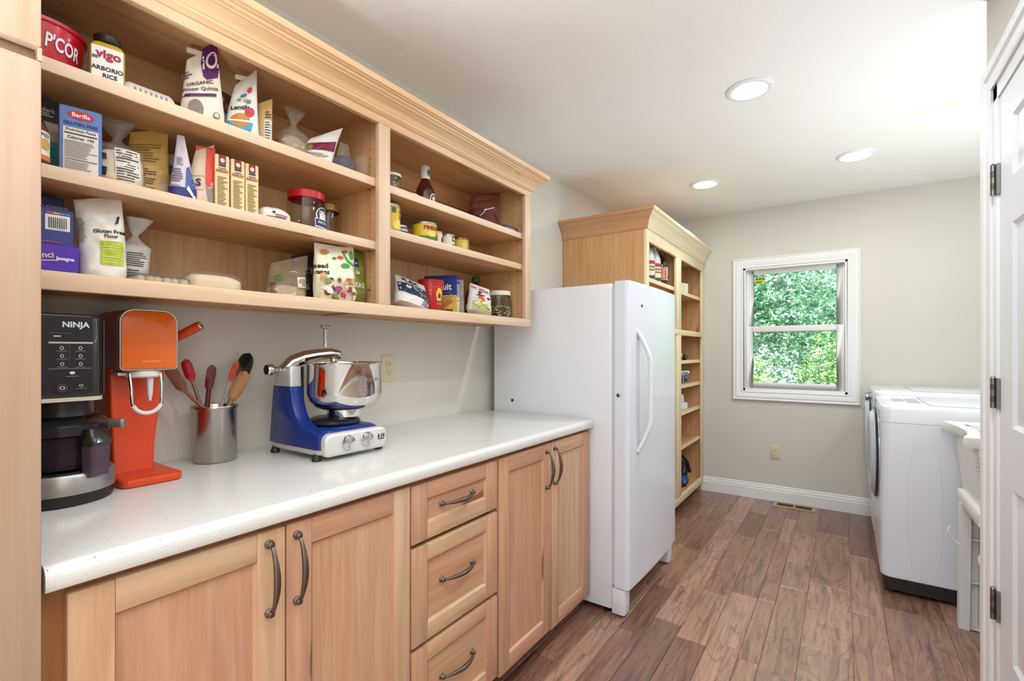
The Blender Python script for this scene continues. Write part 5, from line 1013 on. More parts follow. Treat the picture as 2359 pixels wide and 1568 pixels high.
pouch('leaning white bag with red lettering and sliced vegetable print', (0.262, 1.715, Z3 + 0.012), P, 66, '#dcd6d2', [('t', 'THE', -0.038, 0.126, 0.014, '#b8323a', 0.04), ('t', 'STARE', 0.016, 0.122, 0.018, '#b8323a', 0.04), ('p', [(-0.020, 0.106), (0.006, 0.110), (0.004, 0.104), (-0.008, 0.102), (-0.006, 0.080), (-0.014, 0.080), (-0.016, 0.100)], '#1c1a1c'), ('p', [(-0.03, 0.084), (0.014, 0.090), (0.014, 0.085), (-0.028, 0.078)], '#1c1a1c'), ('d', 0.036, 0.080, 0.010, 0.006, '#26242a'), ('d', -0.006, 0.062, 0.018, 0.017, '#d8503a'), ('r', -0.05, 0.05, 0.004, 0.044, '#b5bd78')] + veg, rot=(math.radians(-22), math.radians(14), math.radians(66)), name='vegetable_chip_bag')
o = jar('clear round jar of brown and cream nuts with a cream lid, at the cabinet end', (0.222, 1.926, Z3), 0.060, 0.132, mat('#e6dcc2', 0.45), 0.022, neck=0.93)
nb = bpy.data.materials.new('nut_mix'); nb.use_nodes = True; n, l = nodes(nb); gI = n.new('ShaderNodeNewGeometry'); rI = ramp(n, [(0.0, '#3a2418'), (0.4, '#5a3a26'), (0.55, '#d8bc8c'), (1.0, '#ead8b4')]); l.new(gI.outputs['Random Per Island'], rI.inputs[0]); l.new(rI.outputs[0], n['Principled BSDF'].inputs['Base Color'])
nm = MB(); rnd = random.Random(11)
nm.lathe([(0.001, 0.012), (0.051, 0.012), (0.051, 0.056), (0.001, 0.060)], 24)
for k in range(260):
    a = rnd.uniform(0, 2 * PI); z = rnd.uniform(0.013, 0.064); rr_ = 0.0525 if z < 0.058 else 0.0525 * math.sqrt(rnd.random())
    nm.ball((rr_ * math.cos(a), rr_ * math.sin(a), z), rnd.uniform(0.0038, 0.006), 5, sz=0.7)
build('nuts', nm, nb, o, smooth=True)['kind'] = 'stuff'
label(o, f_cyl(lambda b: 0.0604), [('r', 0.034, 0.064, 0.020, 0.098, '#d8ccb8'), ('l', 0.034, 0.054, 0.050, 0.076, 4, '#8a7a68')])

# ================================================================== things on the countertop
CZ = 0.9150
# ------------------------------------------------------------------ ice cream maker
t = thing('ice_cream_maker', 'black countertop ice cream maker with touch panel at the left end', 'appliance', (0.20, 0.295, CZ)); im = t
BX, BY = 0.222, 0.302
build('foot_ring', MB().lathe([(0.082, 0.0), (0.088, 0.003), (0.089, 0.022)], 56, (BX, BY, CZ)), mat('#231d1a', 0.4), t, smooth=True, world=True)
build('base', MB().lathe([(0.0885, 0.0222), (0.0925, 0.025), (0.0925, 0.060), (0.088, 0.066), (0.001, 0.066)], 56, (BX, BY, CZ)), mat('#a5a3a1', 0.32, 0.75), t, smooth=True, world=True)
build('turntable', MB().lathe([(0.080, 0.0662), (0.080, 0.070), (0.001, 0.070)], 48, (BX, BY, CZ)), mat('#1a1618', 0.2), t, smooth=True, world=True)
BOWL = clear_mat('#b9a6b8', 0.62, 0.06, ('#4a3a48', 0.30))
bw = build('outer_bowl', MB().lathe([(0.060, 0.0705), (0.068, 0.074), (0.076, 0.140), (0.076, 0.146)], 48, (BX, BY, CZ), cap1=False), BOWL, t, smooth=True, world=True)
build('pint_cup', MB().lathe([(0.040, 0.072), (0.046, 0.078), (0.050, 0.140), (0.001, 0.141)], 40, (BX, BY, CZ)), mat('#6a5d58', 0.25, 0.2), bw, smooth=True, world=True)
build('bowl_lid', MB().lathe([(0.078, 0.142), (0.083, 0.146), (0.083, 0.166), (0.074, 0.176), (0.055, 0.184), (0.001, 0.184)], 48, (BX, BY, CZ)), mat('#161415', 0.22, coat=0.3), t, smooth=True, world=True)
a_ = math.radians(26); hx, hy = BX + 0.088 * math.cos(a_), BY + 0.088 * math.sin(a_)
T_ = Matrix.Translation((hx, hy, CZ)) @ Matrix.Rotation(a_, 4, 'Z')
hm = MB().rings([[(x, y, z) for x, y in rrect(-0.014, 0.016 + b_, -0.019 - s_, 0.019 + s_, 0.008)] for z, s_, b_ in ((0.058, 0.0, 0.0), (0.066, 0.001, 0.001), (0.122, 0.003, 0.003))], T=T_)
build('bowl_handle', hm, clear_mat('#c9b0c4', 0.62, 0.1, ('#7a6478', 0.45)), t, smooth=True, world=True)
build('handle_cap', MB().rings([[(x, y, z) for x, y in rrect(-0.03, 0.020 + b_, -0.024 + s_, 0.024 - s_, 0.010)] for z, s_, b_ in ((0.1225, 0.0, 0.0), (0.130, 0.0, 0.003), (0.150, 0.002, -0.006), (0.158, 0.006, -0.012))], T=T_), mat('#1c1a1c', 0.18, coat=0.4), t, smooth=True, world=True)
a_ = math.radians(62); T_ = Matrix.Translation((BX + 0.084 * math.cos(a_), BY + 0.084 * math.sin(a_), CZ)) @ Matrix.Rotation(a_ - 0.35, 4, 'Z')
build('lid_latch', MB().rings([[(x, y, z) for x, y in rrect(-0.03, 0.032 - s_, -0.008 + s_, 0.008 - s_, 0.006)] for z, s_ in ((0.152, 0.001), (0.154, 0), (0.168, 0), (0.170, 0.001))], T=T_), mat('#8a878a', 0.3, 0.6), t, smooth=True, world=True)
build('spindle_neck', MB().lathe([(0.054, 0.1845), (0.050, 0.200), (0.050, 0.2195)], 40, (BX, BY, CZ)), mat('#191718', 0.35), t, smooth=True, world=True)
HY0_, HY1_, HX_ = 0.2155, 0.354, 0.312
hd = [[(x, y, CZ + z) for x, y in rrect(0.035 + i, HX_ - i, HY0_ + i, HY1_ - i, 0.022)] for z, i in ((0.228, 0.001), (0.2285, 0), (0.392, 0), (0.399, 0.003), (0.402, 0.010))]
head = build('head', MB().rings(hd), mat('#2c292b', 0.28, 0.25, coat=0.2), t, smooth=True, world=True, auto=40)
build('trim_strip', MB().prism(rrect(0.034, HX_ + 0.001, HY0_ - 0.001, HY1_ + 0.001, 0.022), CZ + 0.2197, CZ + 0.2278), mat('#cfc6b4', 0.35, 0.3), t, smooth=True, world=True)
build('edge_strip', MB().box(HX_ - 0.016, HX_ - 0.008, HY1_ + 0.0002, HY1_ + 0.0014, CZ + 0.231, CZ + 0.39), mat('#6a6470', 0.25, 0.7), head, world=False).location = -t.location - Vector(head.location)
build('rear_column', MB().prism(rrect(0.035, 0.118, HY0_ + 0.004, HY1_ - 0.004, 0.02), CZ + 0.0002, CZ + 0.2195), mat('#231f20', 0.35), t, smooth=True, world=True)
FN = lambda a, b, o: (HX_ + o - t_im.x, a - t_im.y, b - t_im.z)
t_im = Vector((0.20, 0.295, CZ))
wt = '#cfcaca'
pan_ = [('r', 0.2385, 0.334, 1.150, 1.311, '#0c0b0d'), ('t', 'NINJA', 0.3065, 1.2935, 0.0158, '#dcd8d8', 0.03), ('r', 0.266, 0.300, 1.2755, 1.2762, '#6a666a'), ('l', 0.272, 0.284, 1.267, 1.272, 1, wt), ('r', 0.2645, 0.334, 1.2545, 1.2582, '#b0acae'), ('r', 0.2965, 0.2971, 1.208, 1.252, '#5a565a'), ('r', 0.2645, 0.332, 1.2025, 1.2034, '#9a9698')]
for k in range(3):
    z = 1.2455 - k * 0.0165
    for y in (0.2845, 0.3135):
        pan_ += [('d', y, z, 0.0032, 0.0036, wt), ('d', y, z, 0.0021, 0.0024, '#0c0b0d'), ('r', y - 0.008, y + 0.008, z - 0.0066, z - 0.0056, '#8a868a')]
        if k < 2: pan_ += [('r', y - 0.0105, y + 0.0105, z - 0.0093, z - 0.0090, '#5a565a')]
pan_ += [('d', 0.300, 1.194, 0.0046, 0.0032, wt), ('r', 0.290, 0.310, 1.1865, 1.1875, '#8a868a'), ('d', 0.2845, 1.1635, 0.0078, 0.0078, '#a8506a'), ('d', 0.2845, 1.1635, 0.0070, 0.0070, '#0c0b0d'), ('d', 0.2845, 1.1635, 0.0042, 0.0036, wt), ('d', 0.2845, 1.1635, 0.0028, 0.0024, '#0c0b0d'), ('d', 0.314, 1.167, 0.0032, 0.0030, wt), ('d', 0.314, 1.167, 0.0022, 0.0021, '#0c0b0d'), ('r', 0.305, 0.323, 1.1605, 1.1613, '#8a868a')]
label(t, FN, pan_, 'control_panel', step=0.00012, base=0.0004)

# ------------------------------------------------------------------ orange soda maker
t = thing('soda_maker', 'bright orange soda maker with a chrome-edged front beside the ice cream maker', 'appliance', (0.12, 0.465, CZ))
OR = mat('#d8441a', 0.34, coat=0.15); ORF = mat('#e86a14', 0.3, coat=0.3); WHP = mat('#e4e2de', 0.35)
build('base', MB().prism(rrect(0.004, 0.250, 0.402, 0.532, 0.022), CZ, CZ + 0.020), OR, t, smooth=True, world=True, bevel=0.006)
tw = []
for u in (0, 0.25, 0.5, 0.75, 1.0):
    z = CZ + 0.0204 + u * 0.262; xf = 0.152 - 0.028 * u ** 0.7; ya, yb = 0.415 - 0.002 * u, 0.498 + 0.038 * u ** 1.3
    tw.append([(x, y, z) for x, y in rrect(0.012, xf, ya, yb, 0.006, 3)])
build('tower', MB().rings(tw), OR, t, smooth=True, world=True, auto=40)
def vrect(y0, y1, z0, z1, rt, rb, n=7):      # outline in the yz plane, big top corners
    P = []
    for cy_, cz_, a0, r in ((y1 - rb, z0 + rb, -90, rb), (y1 - rt, z1 - rt, 0, rt), (y0 + rt, z1 - rt, 90, rt), (y0 + rb, z0 + rb, 180, rb)):
        for k in range(n + 1):
            a = math.radians(a0 + 90 * k / n); P.append((cy_ + r * math.cos(a), cz_ + r * math.sin(a)))
    return P
hr = []
for x, i in ((0.012, 0.004), (0.016, 0.0), (0.186, 0.0)):
    hr.append([(x, y, z) for y, z in vrect(0.411 + i, 0.535 - i, 1.194, 1.343 - i, 0.034, 0.008)])
hd = build('head', MB().rings(hr), mat('#b8371a', 0.36, coat=0.15), t, smooth=True, world=True, auto=45)
fr = [[(x, y, z) for y, z in vrect(0.4105 + i, 0.5355 - i, 1.1905 + i, 1.3435 - i, 0.034 - i, 0.010 - i * 0.5)] for x, i in ((0.1862, 0.0), (0.199, 0.0), (0.201, 0.0015), (0.201, 0.004), (0.1985, 0.0045))]
build('chrome_bezel', MB().rings(fr, True, False), mat('#c9c4c0', 0.16, 1.0), t, smooth=True, world=True, auto=35)
pl_ = [[(x, y, z) for y, z in vrect(0.4155 + i, 0.5305 - i, 1.1955 + i, 1.3385 - i, 0.029, 0.006)] for x, i in ((0.1990, 0), (0.2025, 0.0), (0.2030, 0.001))]
build('front_plate', MB().rings(pl_), ORF, t, smooth=True, world=True, auto=40)
t_s = Vector((0.12, 0.465, CZ))
label(t, lambda a, b, o: (0.2030 + o - t_s.x, a - t_s.y, b - t_s.z), [('t', 'sodastream', 0.476, 1.214, 0.0085, '#e8b08a', 0.01)], 'lettering', base=0.0003)
lv = build('lever', MB().tube([(0.120, 0.536, 1.268), (0.135, 0.548, 1.272), (0.165, 0.572, 1.292), (0.188, 0.592, 1.309)], [0.008, 0.0115, 0.0125, 0.0125], 18), OR, t, smooth=True, world=True)
d_ = (Vector((0.188, 0.592, 1.309)) - Vector((0.165, 0.572, 1.292))).normalized(); e_ = Vector((0.188, 0.592, 1.309))
build('lever_cap', MB().tube([tuple(e_ + d_ * 0.0004), tuple(e_ + d_ * 0.003), tuple(e_ + d_ * 0.0045)], [0.0122, 0.0115, 0.008], 18), M_CHROME, lv, smooth=True, world=True)
build('pivot', MB().ball((0.140, 0.540, 1.250), 0.008, 8), M_CHROME, t, smooth=True, world=True)
NX, NY = 0.163, 0.470
build('nozzle_disc', MB().lathe([(0.020, 0.2795), (0.036, 0.274), (0.038, 0.262), (0.034, 0.258), (0.001, 0.257)], 36, (NX, NY, CZ)), WHP, t, smooth=True, world=True)
build('carbonation_tube', MB().lathe([(0.0075, 0.2565), (0.0065, 0.222), (0.004, 0.205), (0.003, 0.198)], 18, (NX + 0.012, NY + 0.012, CZ)), WHP, t, smooth=True, world=True)
build('bracket', MB().box(0.128, 0.178, 0.4145, 0.434, 1.178, 1.187), mat('#c9c4c4', 0.3, 0.5), t, world=True, bevel=0.003)
U = []
for k in range(19):
    a = PI + PI * k / 18; U.append((0.193, NY + 0.031 * math.cos(a), 1.115 + 0.031 * math.sin(a)))
pts_ = [(0.180, NY - 0.033, 1.186), (0.190, NY - 0.032, 1.150)] + U + [(0.190, NY + 0.032, 1.150), (0.180, NY + 0.033, 1.186)]
bl = build('bottle_bail', MB().tube(pts_, 0.0034, 10), M_CHROME, t, smooth=True, world=True)
build('bail_sleeve', MB().tube([(x + 0.0004, NY + (y - NY) * 1.0, z) for x, y, z in U[2:-2]], 0.0052, 12), WHP, t, smooth=True, world=True)

# ------------------------------------------------------------------ utensil crock
UXc, UYc, UR = 0.092, 0.672, 0.057
prf = [(0.001, 0.0), (UR - 0.004, 0.0), (UR, 0.004), (UR, 0.152), (UR + 0.0035, 0.156), (UR + 0.0045, 0.160), (UR + 0.003, 0.1635), (UR - 0.001, 0.162), (UR - 0.003, 0.155), (UR - 0.003, 0.006), (0.001, 0.005)]
o = build('utensil_crock', MB().lathe(prf, 64, cap0=False, cap1=False), mat('#b3aca6', 0.24, 1.0, name='brushed_steel'), smooth=True, auto=50); o.location = (UXc, UYc, CZ)
tag(o, 'brushed steel crock holding cooking utensils on the countertop', 'utensil holder')
def utensil(name, lab, cross, tip, hl, outline, th, hm_, sm, shaft=0.005, flat=(1, 1), nrm=(0.9, -0.44, 0.0), bend=0.0, cup=0.0, cat='utensil'):
    c = Vector(cross); e = Vector(tip); d = (e - c).normalized(); b = c.copy()
    while True:
        q = b - d * 0.004
        if (q.x - UXc) ** 2 + (q.y - UYc) ** 2 > (UR - 0.010) ** 2 or q.z < CZ + 0.012: break
        b = q
    t = thing(name, lab, cat, tuple(b), 0, 'utensils in the steel crock')
    L = (e - b).length; n = Vector(nrm); s = d.cross(n).normalized(); n = s.cross(d).normalized()
    M = Matrix(((s.x, d.x, n.x, 0), (s.y, d.y, n.y, 0), (s.z, d.z, n.z, 0), (0, 0, 0, 1)))
    build('handle', MB().tube([M @ Vector((0, 0, 0)), M @ Vector((0, (L - hl) * 0.5, 0)), M @ Vector((0, L - hl + 0.006, 0))], [shaft, shaft * 0.95, shaft * 0.85], 12, flat=flat), sm, t, smooth=True)
    R = []
    for k in (0, 1, 2, 3):
        zz = (-th / 2, -th / 2, th / 2, th / 2)[k]; sc = (0.86, 1.0, 1.0, 0.86)[k]; zz += (-th * 0.3 if k == 0 else th * 0.3 if k == 3 else 0)
        R.append([tuple(M @ Vector((x * sc + bend * (y / hl) ** 2, L - hl + y, zz - cup * (1 - min(1, (x / 0.03) ** 2)) * math.sin(PI * min(max(y / hl, 0), 1))))) for x, y in outline])
    build('blade', MB().rings(R), hm_, t, smooth=True, auto=60)
    return t
def paddle(w, l, tip=0.6, neck=0.006, skew=0.0, n=14):
    L_, R_ = [], []
    for k in range(n + 1):
        u = k / n; q_ = min(u / 0.28, 1.0); q_ = q_ * q_ * (3 - 2 * q_)
        h = neck + (w / 2 - neck) * q_
        if u > tip: h = (w / 2) * math.sqrt(max(0.0, 1 - ((u - tip) / (1 - tip)) ** 2)) + 0.0004
        L_.append((-h + skew * u, l * u)); R_.append((h + skew * u, l * u))
    return R_ + L_[::-1]
SIL = lambda c: mat(c, 0.42)
utensil('spatula', 'brown silicone spatula leaning far left out of the crock', (0.098, 0.633, 1.080), (0.075, 0.541, 1.190), 0.088, paddle(0.030, 0.088, 0.75, 0.006, 0.012), 0.007, SIL('#7a4a3a'), SIL('#8a5a44'), 0.0065, bend=0.006)
utensil('spatula', 'bright red spatula with a steel shaft in the crock', (0.076, 0.640, 1.080), (0.066, 0.602, 1.216), 0.068, paddle(0.026, 0.068, 0.7, 0.006), 0.007, SIL('#b81a26'), mat('#8a8480', 0.3, 0.9), 0.005)
utensil('spatula', 'dark maroon spatula standing upright in the crock', (0.062, 0.664, 1.080), (0.056, 0.676, 1.198), 0.070, paddle(0.024, 0.070, 0.7, 0.010, 0.004), 0.008, SIL('#6a2026'), SIL('#6a2026'), 0.0075)
utensil('spatula', 'slim orange spatula behind the wooden spoon', (0.062, 0.706, 1.080), (0.048, 0.757, 1.206), 0.066, paddle(0.018, 0.066, 0.7, 0.006), 0.006, SIL('#d8502e'), SIL('#c9c4bc'), 0.005)
utensil('wooden_spatula', 'flat wooden spatula with a worn tip in the crock', (0.118, 0.700, 1.080), (0.112, 0.752, 1.176), 0.092, paddle(0.034, 0.092, 0.82, 0.012), 0.006, wood(2, ['#a87848', '#a87848', '#a87848'], 0.5, 1.3), wood(2, ['#9a6c40', '#9a6c40', '#9a6c40'], 0.5, 1.2), 0.008)
utensil('ladle', 'black nylon ladle with a thin steel shaft in the crock', (0.070, 0.719, 1.080), (0.052, 0.802, 1.228), 0.092, paddle(0.044, 0.092, 0.62, 0.005, -0.010), 0.004, mat('#1a1918', 0.3), M_STEEL, 0.0035, cup=0.014)

# ------------------------------------------------------------------ stand mixer
t = thing('stand_mixer', 'blue stand mixer with a polished steel bowl in the middle of the counter', 'mixer', (0.25, 0.95, CZ))
BLU = mat('#12307e', 0.34, coat=0.2); SIL_ = mat('#c9c8c6', 0.32, 0.35)
def rr3(x0, x1, y0, y1, r, z, n=6): return [(x, y, z) for x, y in rrect(x0, x1, y0, y1, r, n)]
build('skirt', MB().rings([rr3(0.112, 0.372, 0.838, 1.062, 0.03, CZ + 0.014), rr3(0.104, 0.380, 0.830, 1.070, 0.03, CZ + 0.020), rr3(0.104, 0.380, 0.830, 1.070, 0.03, CZ + 0.0325)]), SIL_, t, smooth=True, world=True)
build('base_body', MB().rings([rr3(0.105, 0.372, 0.831, 1.069, 0.03, CZ + 0.0328), rr3(0.108, 0.372, 0.834, 1.066, 0.03, CZ + 0.060), rr3(0.116, 0.370, 0.842, 1.060, 0.035, CZ + 0.078), rr3(0.130, 0.360, 0.856, 1.050, 0.04, CZ + 0.087)]), BLU, t, smooth=True, world=True)
cprof = [(0.104, 0.034), (0.372, 0.034), (0.373, 0.074), (0.345, 0.084), (0.310, 0.090), (0.278, 0.103), (0.252, 0.128), (0.236, 0.165), (0.226, 0.214), (0.127, 0.214), (0.118, 0.150), (0.110, 0.085)]
cr = []
for y, i in ((0.828, 0.006), (0.8305, 0.001), (0.834, 0.0), (0.868, 0.0), (0.871, 0.003)):
    cx_, cz_ = 0.19, 0.11
    cr.append([(cx_ + (x - cx_) * (1 - i / 0.10), y, CZ + 0.034 + (z - 0.034) * (1 - i / 0.18) + i * 0.2) for x, z in cprof])
build('column', MB().rings(cr[::-1]), BLU, t, smooth=True, world=True, auto=45)
build('column_inner_face', MB().prism([(0.150, 0.8715), (0.222, 0.8715), (0.224, 0.876), (0.150, 0.884)], CZ + 0.088, CZ + 0.275), mat('#17161a', 0.4), t, world=True)  # black inner face of the column, on the bowl side
build('column_head', MB().rings([rr3(0.128, 0.225, 0.8295, 0.8710, 0.010, CZ + 0.2143), rr3(0.132, 0.222, 0.8295, 0.8710, 0.010, CZ + 0.262), rr3(0.135, 0.219, 0.832, 0.876, 0.014, CZ + 0.276)]), SIL_, t, smooth=True, world=True)
T_ = Matrix.Translation((0.152, 0.8285, CZ + 0.266)) @ Matrix.Rotation(PI / 2, 4, 'X')
kb = build('lock_knob', MB().lathe([(0.009, 0.0), (0.009, 0.012), (0.016, 0.014), (0.0185, 0.018), (0.0185, 0.032), (0.016, 0.035)], 20, T=T_), M_CHROME, t, smooth=True, world=True)
build('knob_face', MB().lathe([(0.0152, 0.0352), (0.012, 0.0362), (0.001, 0.0365)], 20, T=T_, cap0=False), M_BLACK, kb, smooth=True, world=True)
ap = [Vector((0.166, 0.846, CZ + 0.262)), Vector((0.178, 0.868, CZ + 0.290)), Vector((0.196, 0.900, CZ + 0.305)), Vector((0.218, 0.935, CZ + 0.313)), Vector((0.240, 0.964, CZ + 0.316)), Vector((0.252, 0.982, CZ + 0.312)), Vector((0.256, 0.988, CZ + 0.300))]
build('arm', MB().tube(ap, [0.030, 0.029, 0.027, 0.024, 0.022, 0.019, 0.010], 20, flat=(1.0, 0.80)), mat('#c4bdb6', 0.15, 1.0), t, smooth=True, world=True)
build('roller_shaft', MB().lathe([(0.012, 0.286), (0.012, 0.300), (0.016, 0.304)], 18, (0.246, 0.968, CZ)), M_CHROME, t, smooth=True, world=True)
build('arm_rod', MB().lathe([(0.0065, 0.338), (0.0065, 0.395), (0.009, 0.399), (0.017, 0.402), (0.018, 0.405), (0.016, 0.408), (0.001, 0.409)], 24, (0.226, 0.950, CZ)), M_CHROME, t, smooth=True, world=True)
MCX, MCY, BR = 0.272, 0.992, 0.1195
bp_ = [(0.050, 0.136), (0.080, 0.138), (0.100, 0.148), (0.113, 0.166), (BR, 0.190), (BR, 0.280), (BR + 0.003, 0.283), (BR + 0.003, 0.287), (BR - 0.001, 0.288), (BR - 0.003, 0.283), (BR - 0.003, 0.192), (0.108, 0.168), (0.078, 0.143), (0.001, 0.141)]
mb2 = build('bowl', MB().lathe(bp_, 72, (MCX, MCY, CZ)), mat('#d6d2ce', 0.05, 1.0, name='polished_steel'), t, smooth=True, world=True, auto=50)
t_m = Vector((0.25, 0.95, CZ))
fb = lambda a, b, o: (MCX + (BR + o) * math.cos(a / BR) - t_m.x, MCY + (BR + o) * math.sin(a / BR) - t_m.y, b)
label(t, fb, [('t', 'ANKARSRUM', -0.006, 0.232, 0.017, '#8f8a86', 0.0)] + [('r', -0.022, -0.012, 0.196 + k * 0.012, 0.1965 + k * 0.012, '#8f8a86') for k in range(6)], 'lettering', base=0.0004)
build('bowl_foot', MB().lathe([(0.055, 0.112), (0.058, 0.1352), (0.001, 0.1355)], 40, (MCX, MCY, CZ)), M_CHROME, t, smooth=True, world=True)
build('drive_plate', MB().lathe([(0.083, 0.0905), (0.086, 0.096), (0.080, 0.104), (0.060, 0.1115), (0.001, 0.1118)], 48, (MCX - 0.02, MCY - 0.03, CZ)), mat('#1e1b22', 0.3), t, smooth=True, world=True)
fp_ = [[(x, y, z) for y, z in [(q[0], q[1]) for q in vrect(0.836 + i, 1.064 - i, CZ + 0.012 + i, CZ + 0.080 - i, 0.022, 0.016)]] for x, i in ((0.3735, 0.0), (0.388, 0.0), (0.394, 0.003), (0.3965, 0.009))]
build('front_panel', MB().rings(fp_), mat('#d4d3d0', 0.34, 0.25), t, smooth=True, world=True, auto=45)
for y in (0.912, 0.982):
    T_ = Matrix.Translation((0.3966, y, CZ + 0.048)) @ Matrix.Rotation(PI / 2, 4, 'Y')
    kk = build('dial', MB().lathe([(0.023, 0.0), (0.023, 0.004), (0.019, 0.010), (0.001, 0.011)], 32, T=T_), M_CHROME, t, smooth=True, world=True)
    build('dial_grip', MB().box(0.4072, 0.416, y - 0.0035, y + 0.0035, CZ + 0.031, CZ + 0.065), M_CHROME, kk, world=True, bevel=0.002)
label(t, lambda a, b, o: (0.3966 + o - t_m.x, a - t_m.y, b - t_m.z), [('p', [(1.024, CZ + 0.040), (1.050, CZ + 0.040), (1.050, CZ + 0.0435), (1.024, CZ + 0.0435)], '#26242a'), ('p', [(1.024, CZ + 0.046), (1.032, CZ + 0.046), (1.030, CZ + 0.058), (1.027, CZ + 0.058)], '#26242a'), ('p', [(1.035, CZ + 0.046), (1.039, CZ + 0.046), (1.044, CZ + 0.058), (1.040, CZ + 0.058)], '#26242a'), ('p', [(1.044, CZ + 0.046), (1.050, CZ + 0.046), (1.050, CZ + 0.058), (1.047, CZ + 0.058)], '#26242a')], 'emblem', base=0.0004)
for x, y in ((0.128, 0.842), (0.352, 0.842), (0.128, 1.058), (0.352, 1.058)):
    build('foot', MB().lathe([(0.013, 0.0), (0.0145, 0.003), (0.012, 0.012), (0.008, 0.020), (0.002, 0.024)], 18, (x, y - 0.006 if y < 0.9 else y + 0.006, CZ)), mat('#2a2522', 0.5), t, smooth=True, world=True)

# ================================================================== things in the tall shelving unit
def jug(lab, x, y, rz):
    pr = [(0.050, 0), (0.054, 0.005), (0.054, 0.142), (0.050, 0.175), (0.036, 0.212), (0.024, 0.232), (0.020, 0.236)]
    o = root_mesh('vinegar_jug', MB().lathe(pr, 36), mat('#dfe1e0', 0.3, coat=0.2), lab, 'jug', (x, y, 1.7222 + EPS), rz, None, smooth=True)
    build('cap', MB().lathe([(0.022, 0.236), (0.022, 0.254), (0.019, 0.257), (0.001, 0.257)], 24), mat('#d8dad8', 0.4), o, smooth=True)
    label(o, f_cyl(lambda b: 0.0544), [('r', -0.06, 0.06, 0.012, 0.128, '#ead9c0'), ('r', -0.06, 0.06, 0.112, 0.136, '#c0343a'), ('t', 'WHITE', 0.0, 0.092, 0.020, '#3a3430', 0.03), ('t', 'VINEGAR', 0.0, 0.072, 0.016, '#3a3430', 0.03), ('r', -0.05, 0.03, 0.012, 0.034, '#2f4a3a'), ('d', 0.034, 0.038, 0.010, 0.012, '#c9503a')])
    return o
jug('white plastic jug with a red banded label nearest the side of the shelving unit', 0.510, 3.265, 62)
jug('white plastic jug with a red banded label next to the dark bottle', 0.510, 3.400, 62)
pr = [(0.040, 0), (0.043, 0.005), (0.043, 0.150), (0.036, 0.178), (0.018, 0.210), (0.014, 0.216), (0.014, 0.226)]
o = root_mesh('dark_bottle', MB().lathe(pr, 32), mat('#16211a', 0.12, coat=0.5), 'dark glass bottle with a red and cream label beside the white jugs', 'bottle', (0.520, 3.560, 1.7222 + EPS), 60, None, smooth=True)
build('cap', MB().lathe([(0.0165, 0.226), (0.0165, 0.250), (0.014, 0.253), (0.001, 0.253)], 20), mat('#6a7a74', 0.4), o, smooth=True)
label(o, f_cyl(lambda b: 0.0434), [('r', -0.055, 0.055, 0.040, 0.134, '#e0d3bd'), ('r', -0.034, 0.008, 0.044, 0.130, '#b8503a'), ('l', -0.030, 0.004, 0.050, 0.126, 7, '#e0c8a8'), ('d', 0.028, 0.062, 0.012, 0.012, '#b8323a')])
carton('small pale tissue box on the top shelf of the far bay', (0.490, 4.115, 1.7152), 0.11, 0.11, 0.088, 70, '#dde0c8', [('d', 0, 0.045, 0.03, 0.02, '#cfd6b4')], name='tissue_box')
t = thing('work_light', 'yellow-green and black cordless work light on the shelf of the far bay', 'work light', (0.470, 4.10, 1.1662 + EPS), 70)
build('housing', MB().rings([[(x * s_, y * s_ * 0.9, z) for x, y in rrect(-0.075, 0.075, -0.05, 0.05, 0.03)] for z, s_ in ((0.0, 0.80), (0.008, 0.95), (0.03, 1.0), (0.052, 0.85), (0.062, 0.5))]), mat('#b9cc28', 0.4), t, smooth=True)
build('dark_base', MB().prism(rrect(-0.078, 0.085, -0.053, 0.053, 0.03), 0.010, 0.022), mat('#1f2420', 0.5), t, smooth=True)
build('carry_handle', MB().tube([(-0.07, 0.01, 0.03), (-0.06, 0.01, 0.078), (-0.01, 0.01, 0.096), (0.05, 0.01, 0.086), (0.072, 0.01, 0.04)], 0.010, 10), mat('#3c4638', 0.5), t, smooth=True)
build('lens', MB().lathe([(0.026, 0), (0.024, 0.028), (0.018, 0.034), (0.001, 0.034)], 20, T=Matrix.Translation((0.06, -0.03, 0.024)) @ Matrix.Rotation(PI / 2, 4, 'X')), mat('#1c1e1c', 0.3), t, smooth=True)
t = thing('battery_charger', 'grey and black battery charger on the shelf under the work light', 'charger', (0.505, 4.08, 0.9722 + EPS), 70)
build('case', MB().prism(rrect(-0.065, 0.065, -0.045, 0.045, 0.012), 0.0, 0.092), mat('#8a8e90', 0.4), t, smooth=True, bevel=0.004)
build('top_plate', MB().prism(rrect(-0.070, 0.070, -0.050, 0.050, 0.010), 0.0925, 0.104), mat('#d4d6d6', 0.4), t, smooth=True)
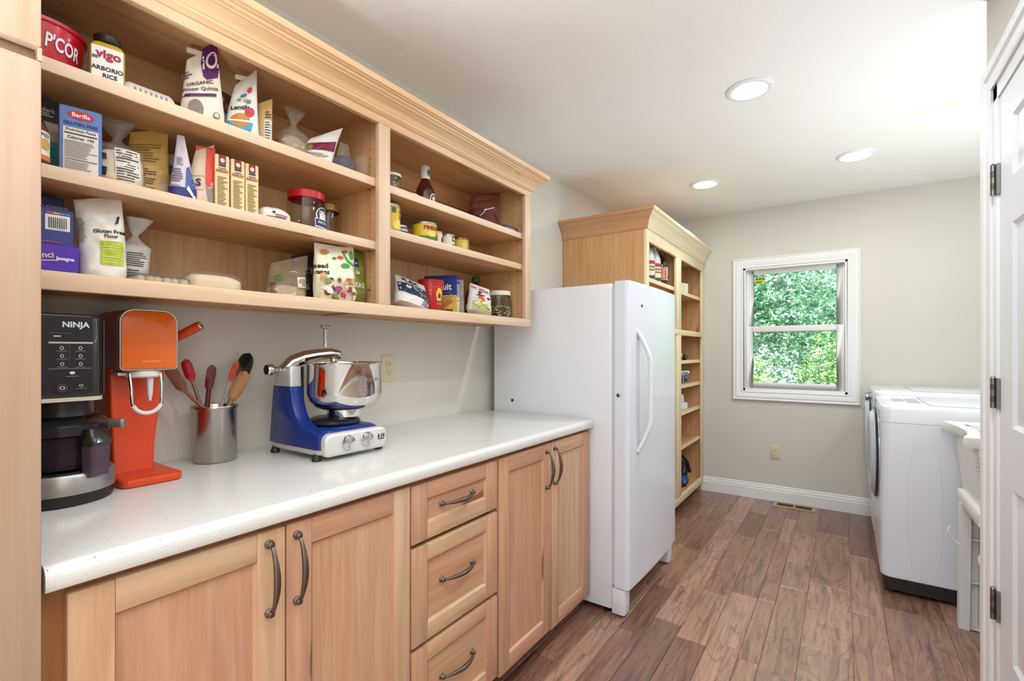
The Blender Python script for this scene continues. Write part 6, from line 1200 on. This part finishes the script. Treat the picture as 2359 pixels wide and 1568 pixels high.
for x in (-0.05, 0.05): build('clamp', MB().ball((x, -0.052, 0.090), 0.013, 8), mat('#e0e0de', 0.35), t, smooth=True)
build('socket', MB().box(0.004, 0.046, -0.0475, -0.0452, 0.012, 0.066), M_BLACK, t)
build('side_grip', MB().box(-0.062, -0.018, -0.0480, -0.0452, 0.006, 0.070), mat('#33363a', 0.5), t)
build('slot', MB().box(0.014, 0.036, -0.0490, -0.0476, 0.046, 0.056), mat('#b9bcc0', 0.4), t)
t = thing('white_appliance', 'small white rounded appliance on the middle shelf of the far bay', 'appliance', (0.495, 4.07, 0.7582 + EPS), 70)
build('shell', MB().rings([[(x * s_, y * s_, z) for x, y in rrect(-0.075, 0.075, -0.06, 0.06, 0.03)] for z, s_ in ((0, 0.92), (0.01, 1.0), (0.05, 0.98), (0.056, 0.84))]), mat('#e4e5e8', 0.3), t, smooth=True)
build('water_tank', MB().rings([[(x * s_ - 0.012, y * s_, z) for x, y in rrect(-0.055, 0.055, -0.05, 0.05, 0.03)] for z, s_ in ((0.0563, 1.0), (0.10, 0.95), (0.122, 0.85), (0.128, 0.6))]), mat('#c9cbce', 0.25, coat=0.3), t, smooth=True)
t = thing('tool_bag', 'black and blue tool bag with a carry strap at the bottom of the far bay', 'bag', (0.470, 4.10, 0.1032 + EPS), 66)
P = Pouch(0.22, 0.15, 0.23, 'round', 2.6, 71, 0.012, 0.95)
build('bag_body', P.mesh(), mat('#1b1d20', 0.6), t, smooth=True)
label(t, P.front(), [('r', -0.09, 0.065, 0.02, 0.11, '#1f5a94'), ('t', 'KOBALT', -0.01, 0.055, 0.024, '#dfe4ea', 0.03), ('p', [(0.0, 0.13), (0.02, 0.17), (0.03, 0.168), (0.012, 0.126)], '#8a6a64')], 'front_pocket')
build('strap', MB().tube([(-0.08, 0.0, 0.19), (-0.05, -0.03, 0.25), (0.02, -0.05, 0.265), (0.07, -0.06, 0.21), (0.095, -0.07, 0.12)], 0.010, 10, flat=(1.5, 0.6)), mat('#26282c', 0.55), t, smooth=True)
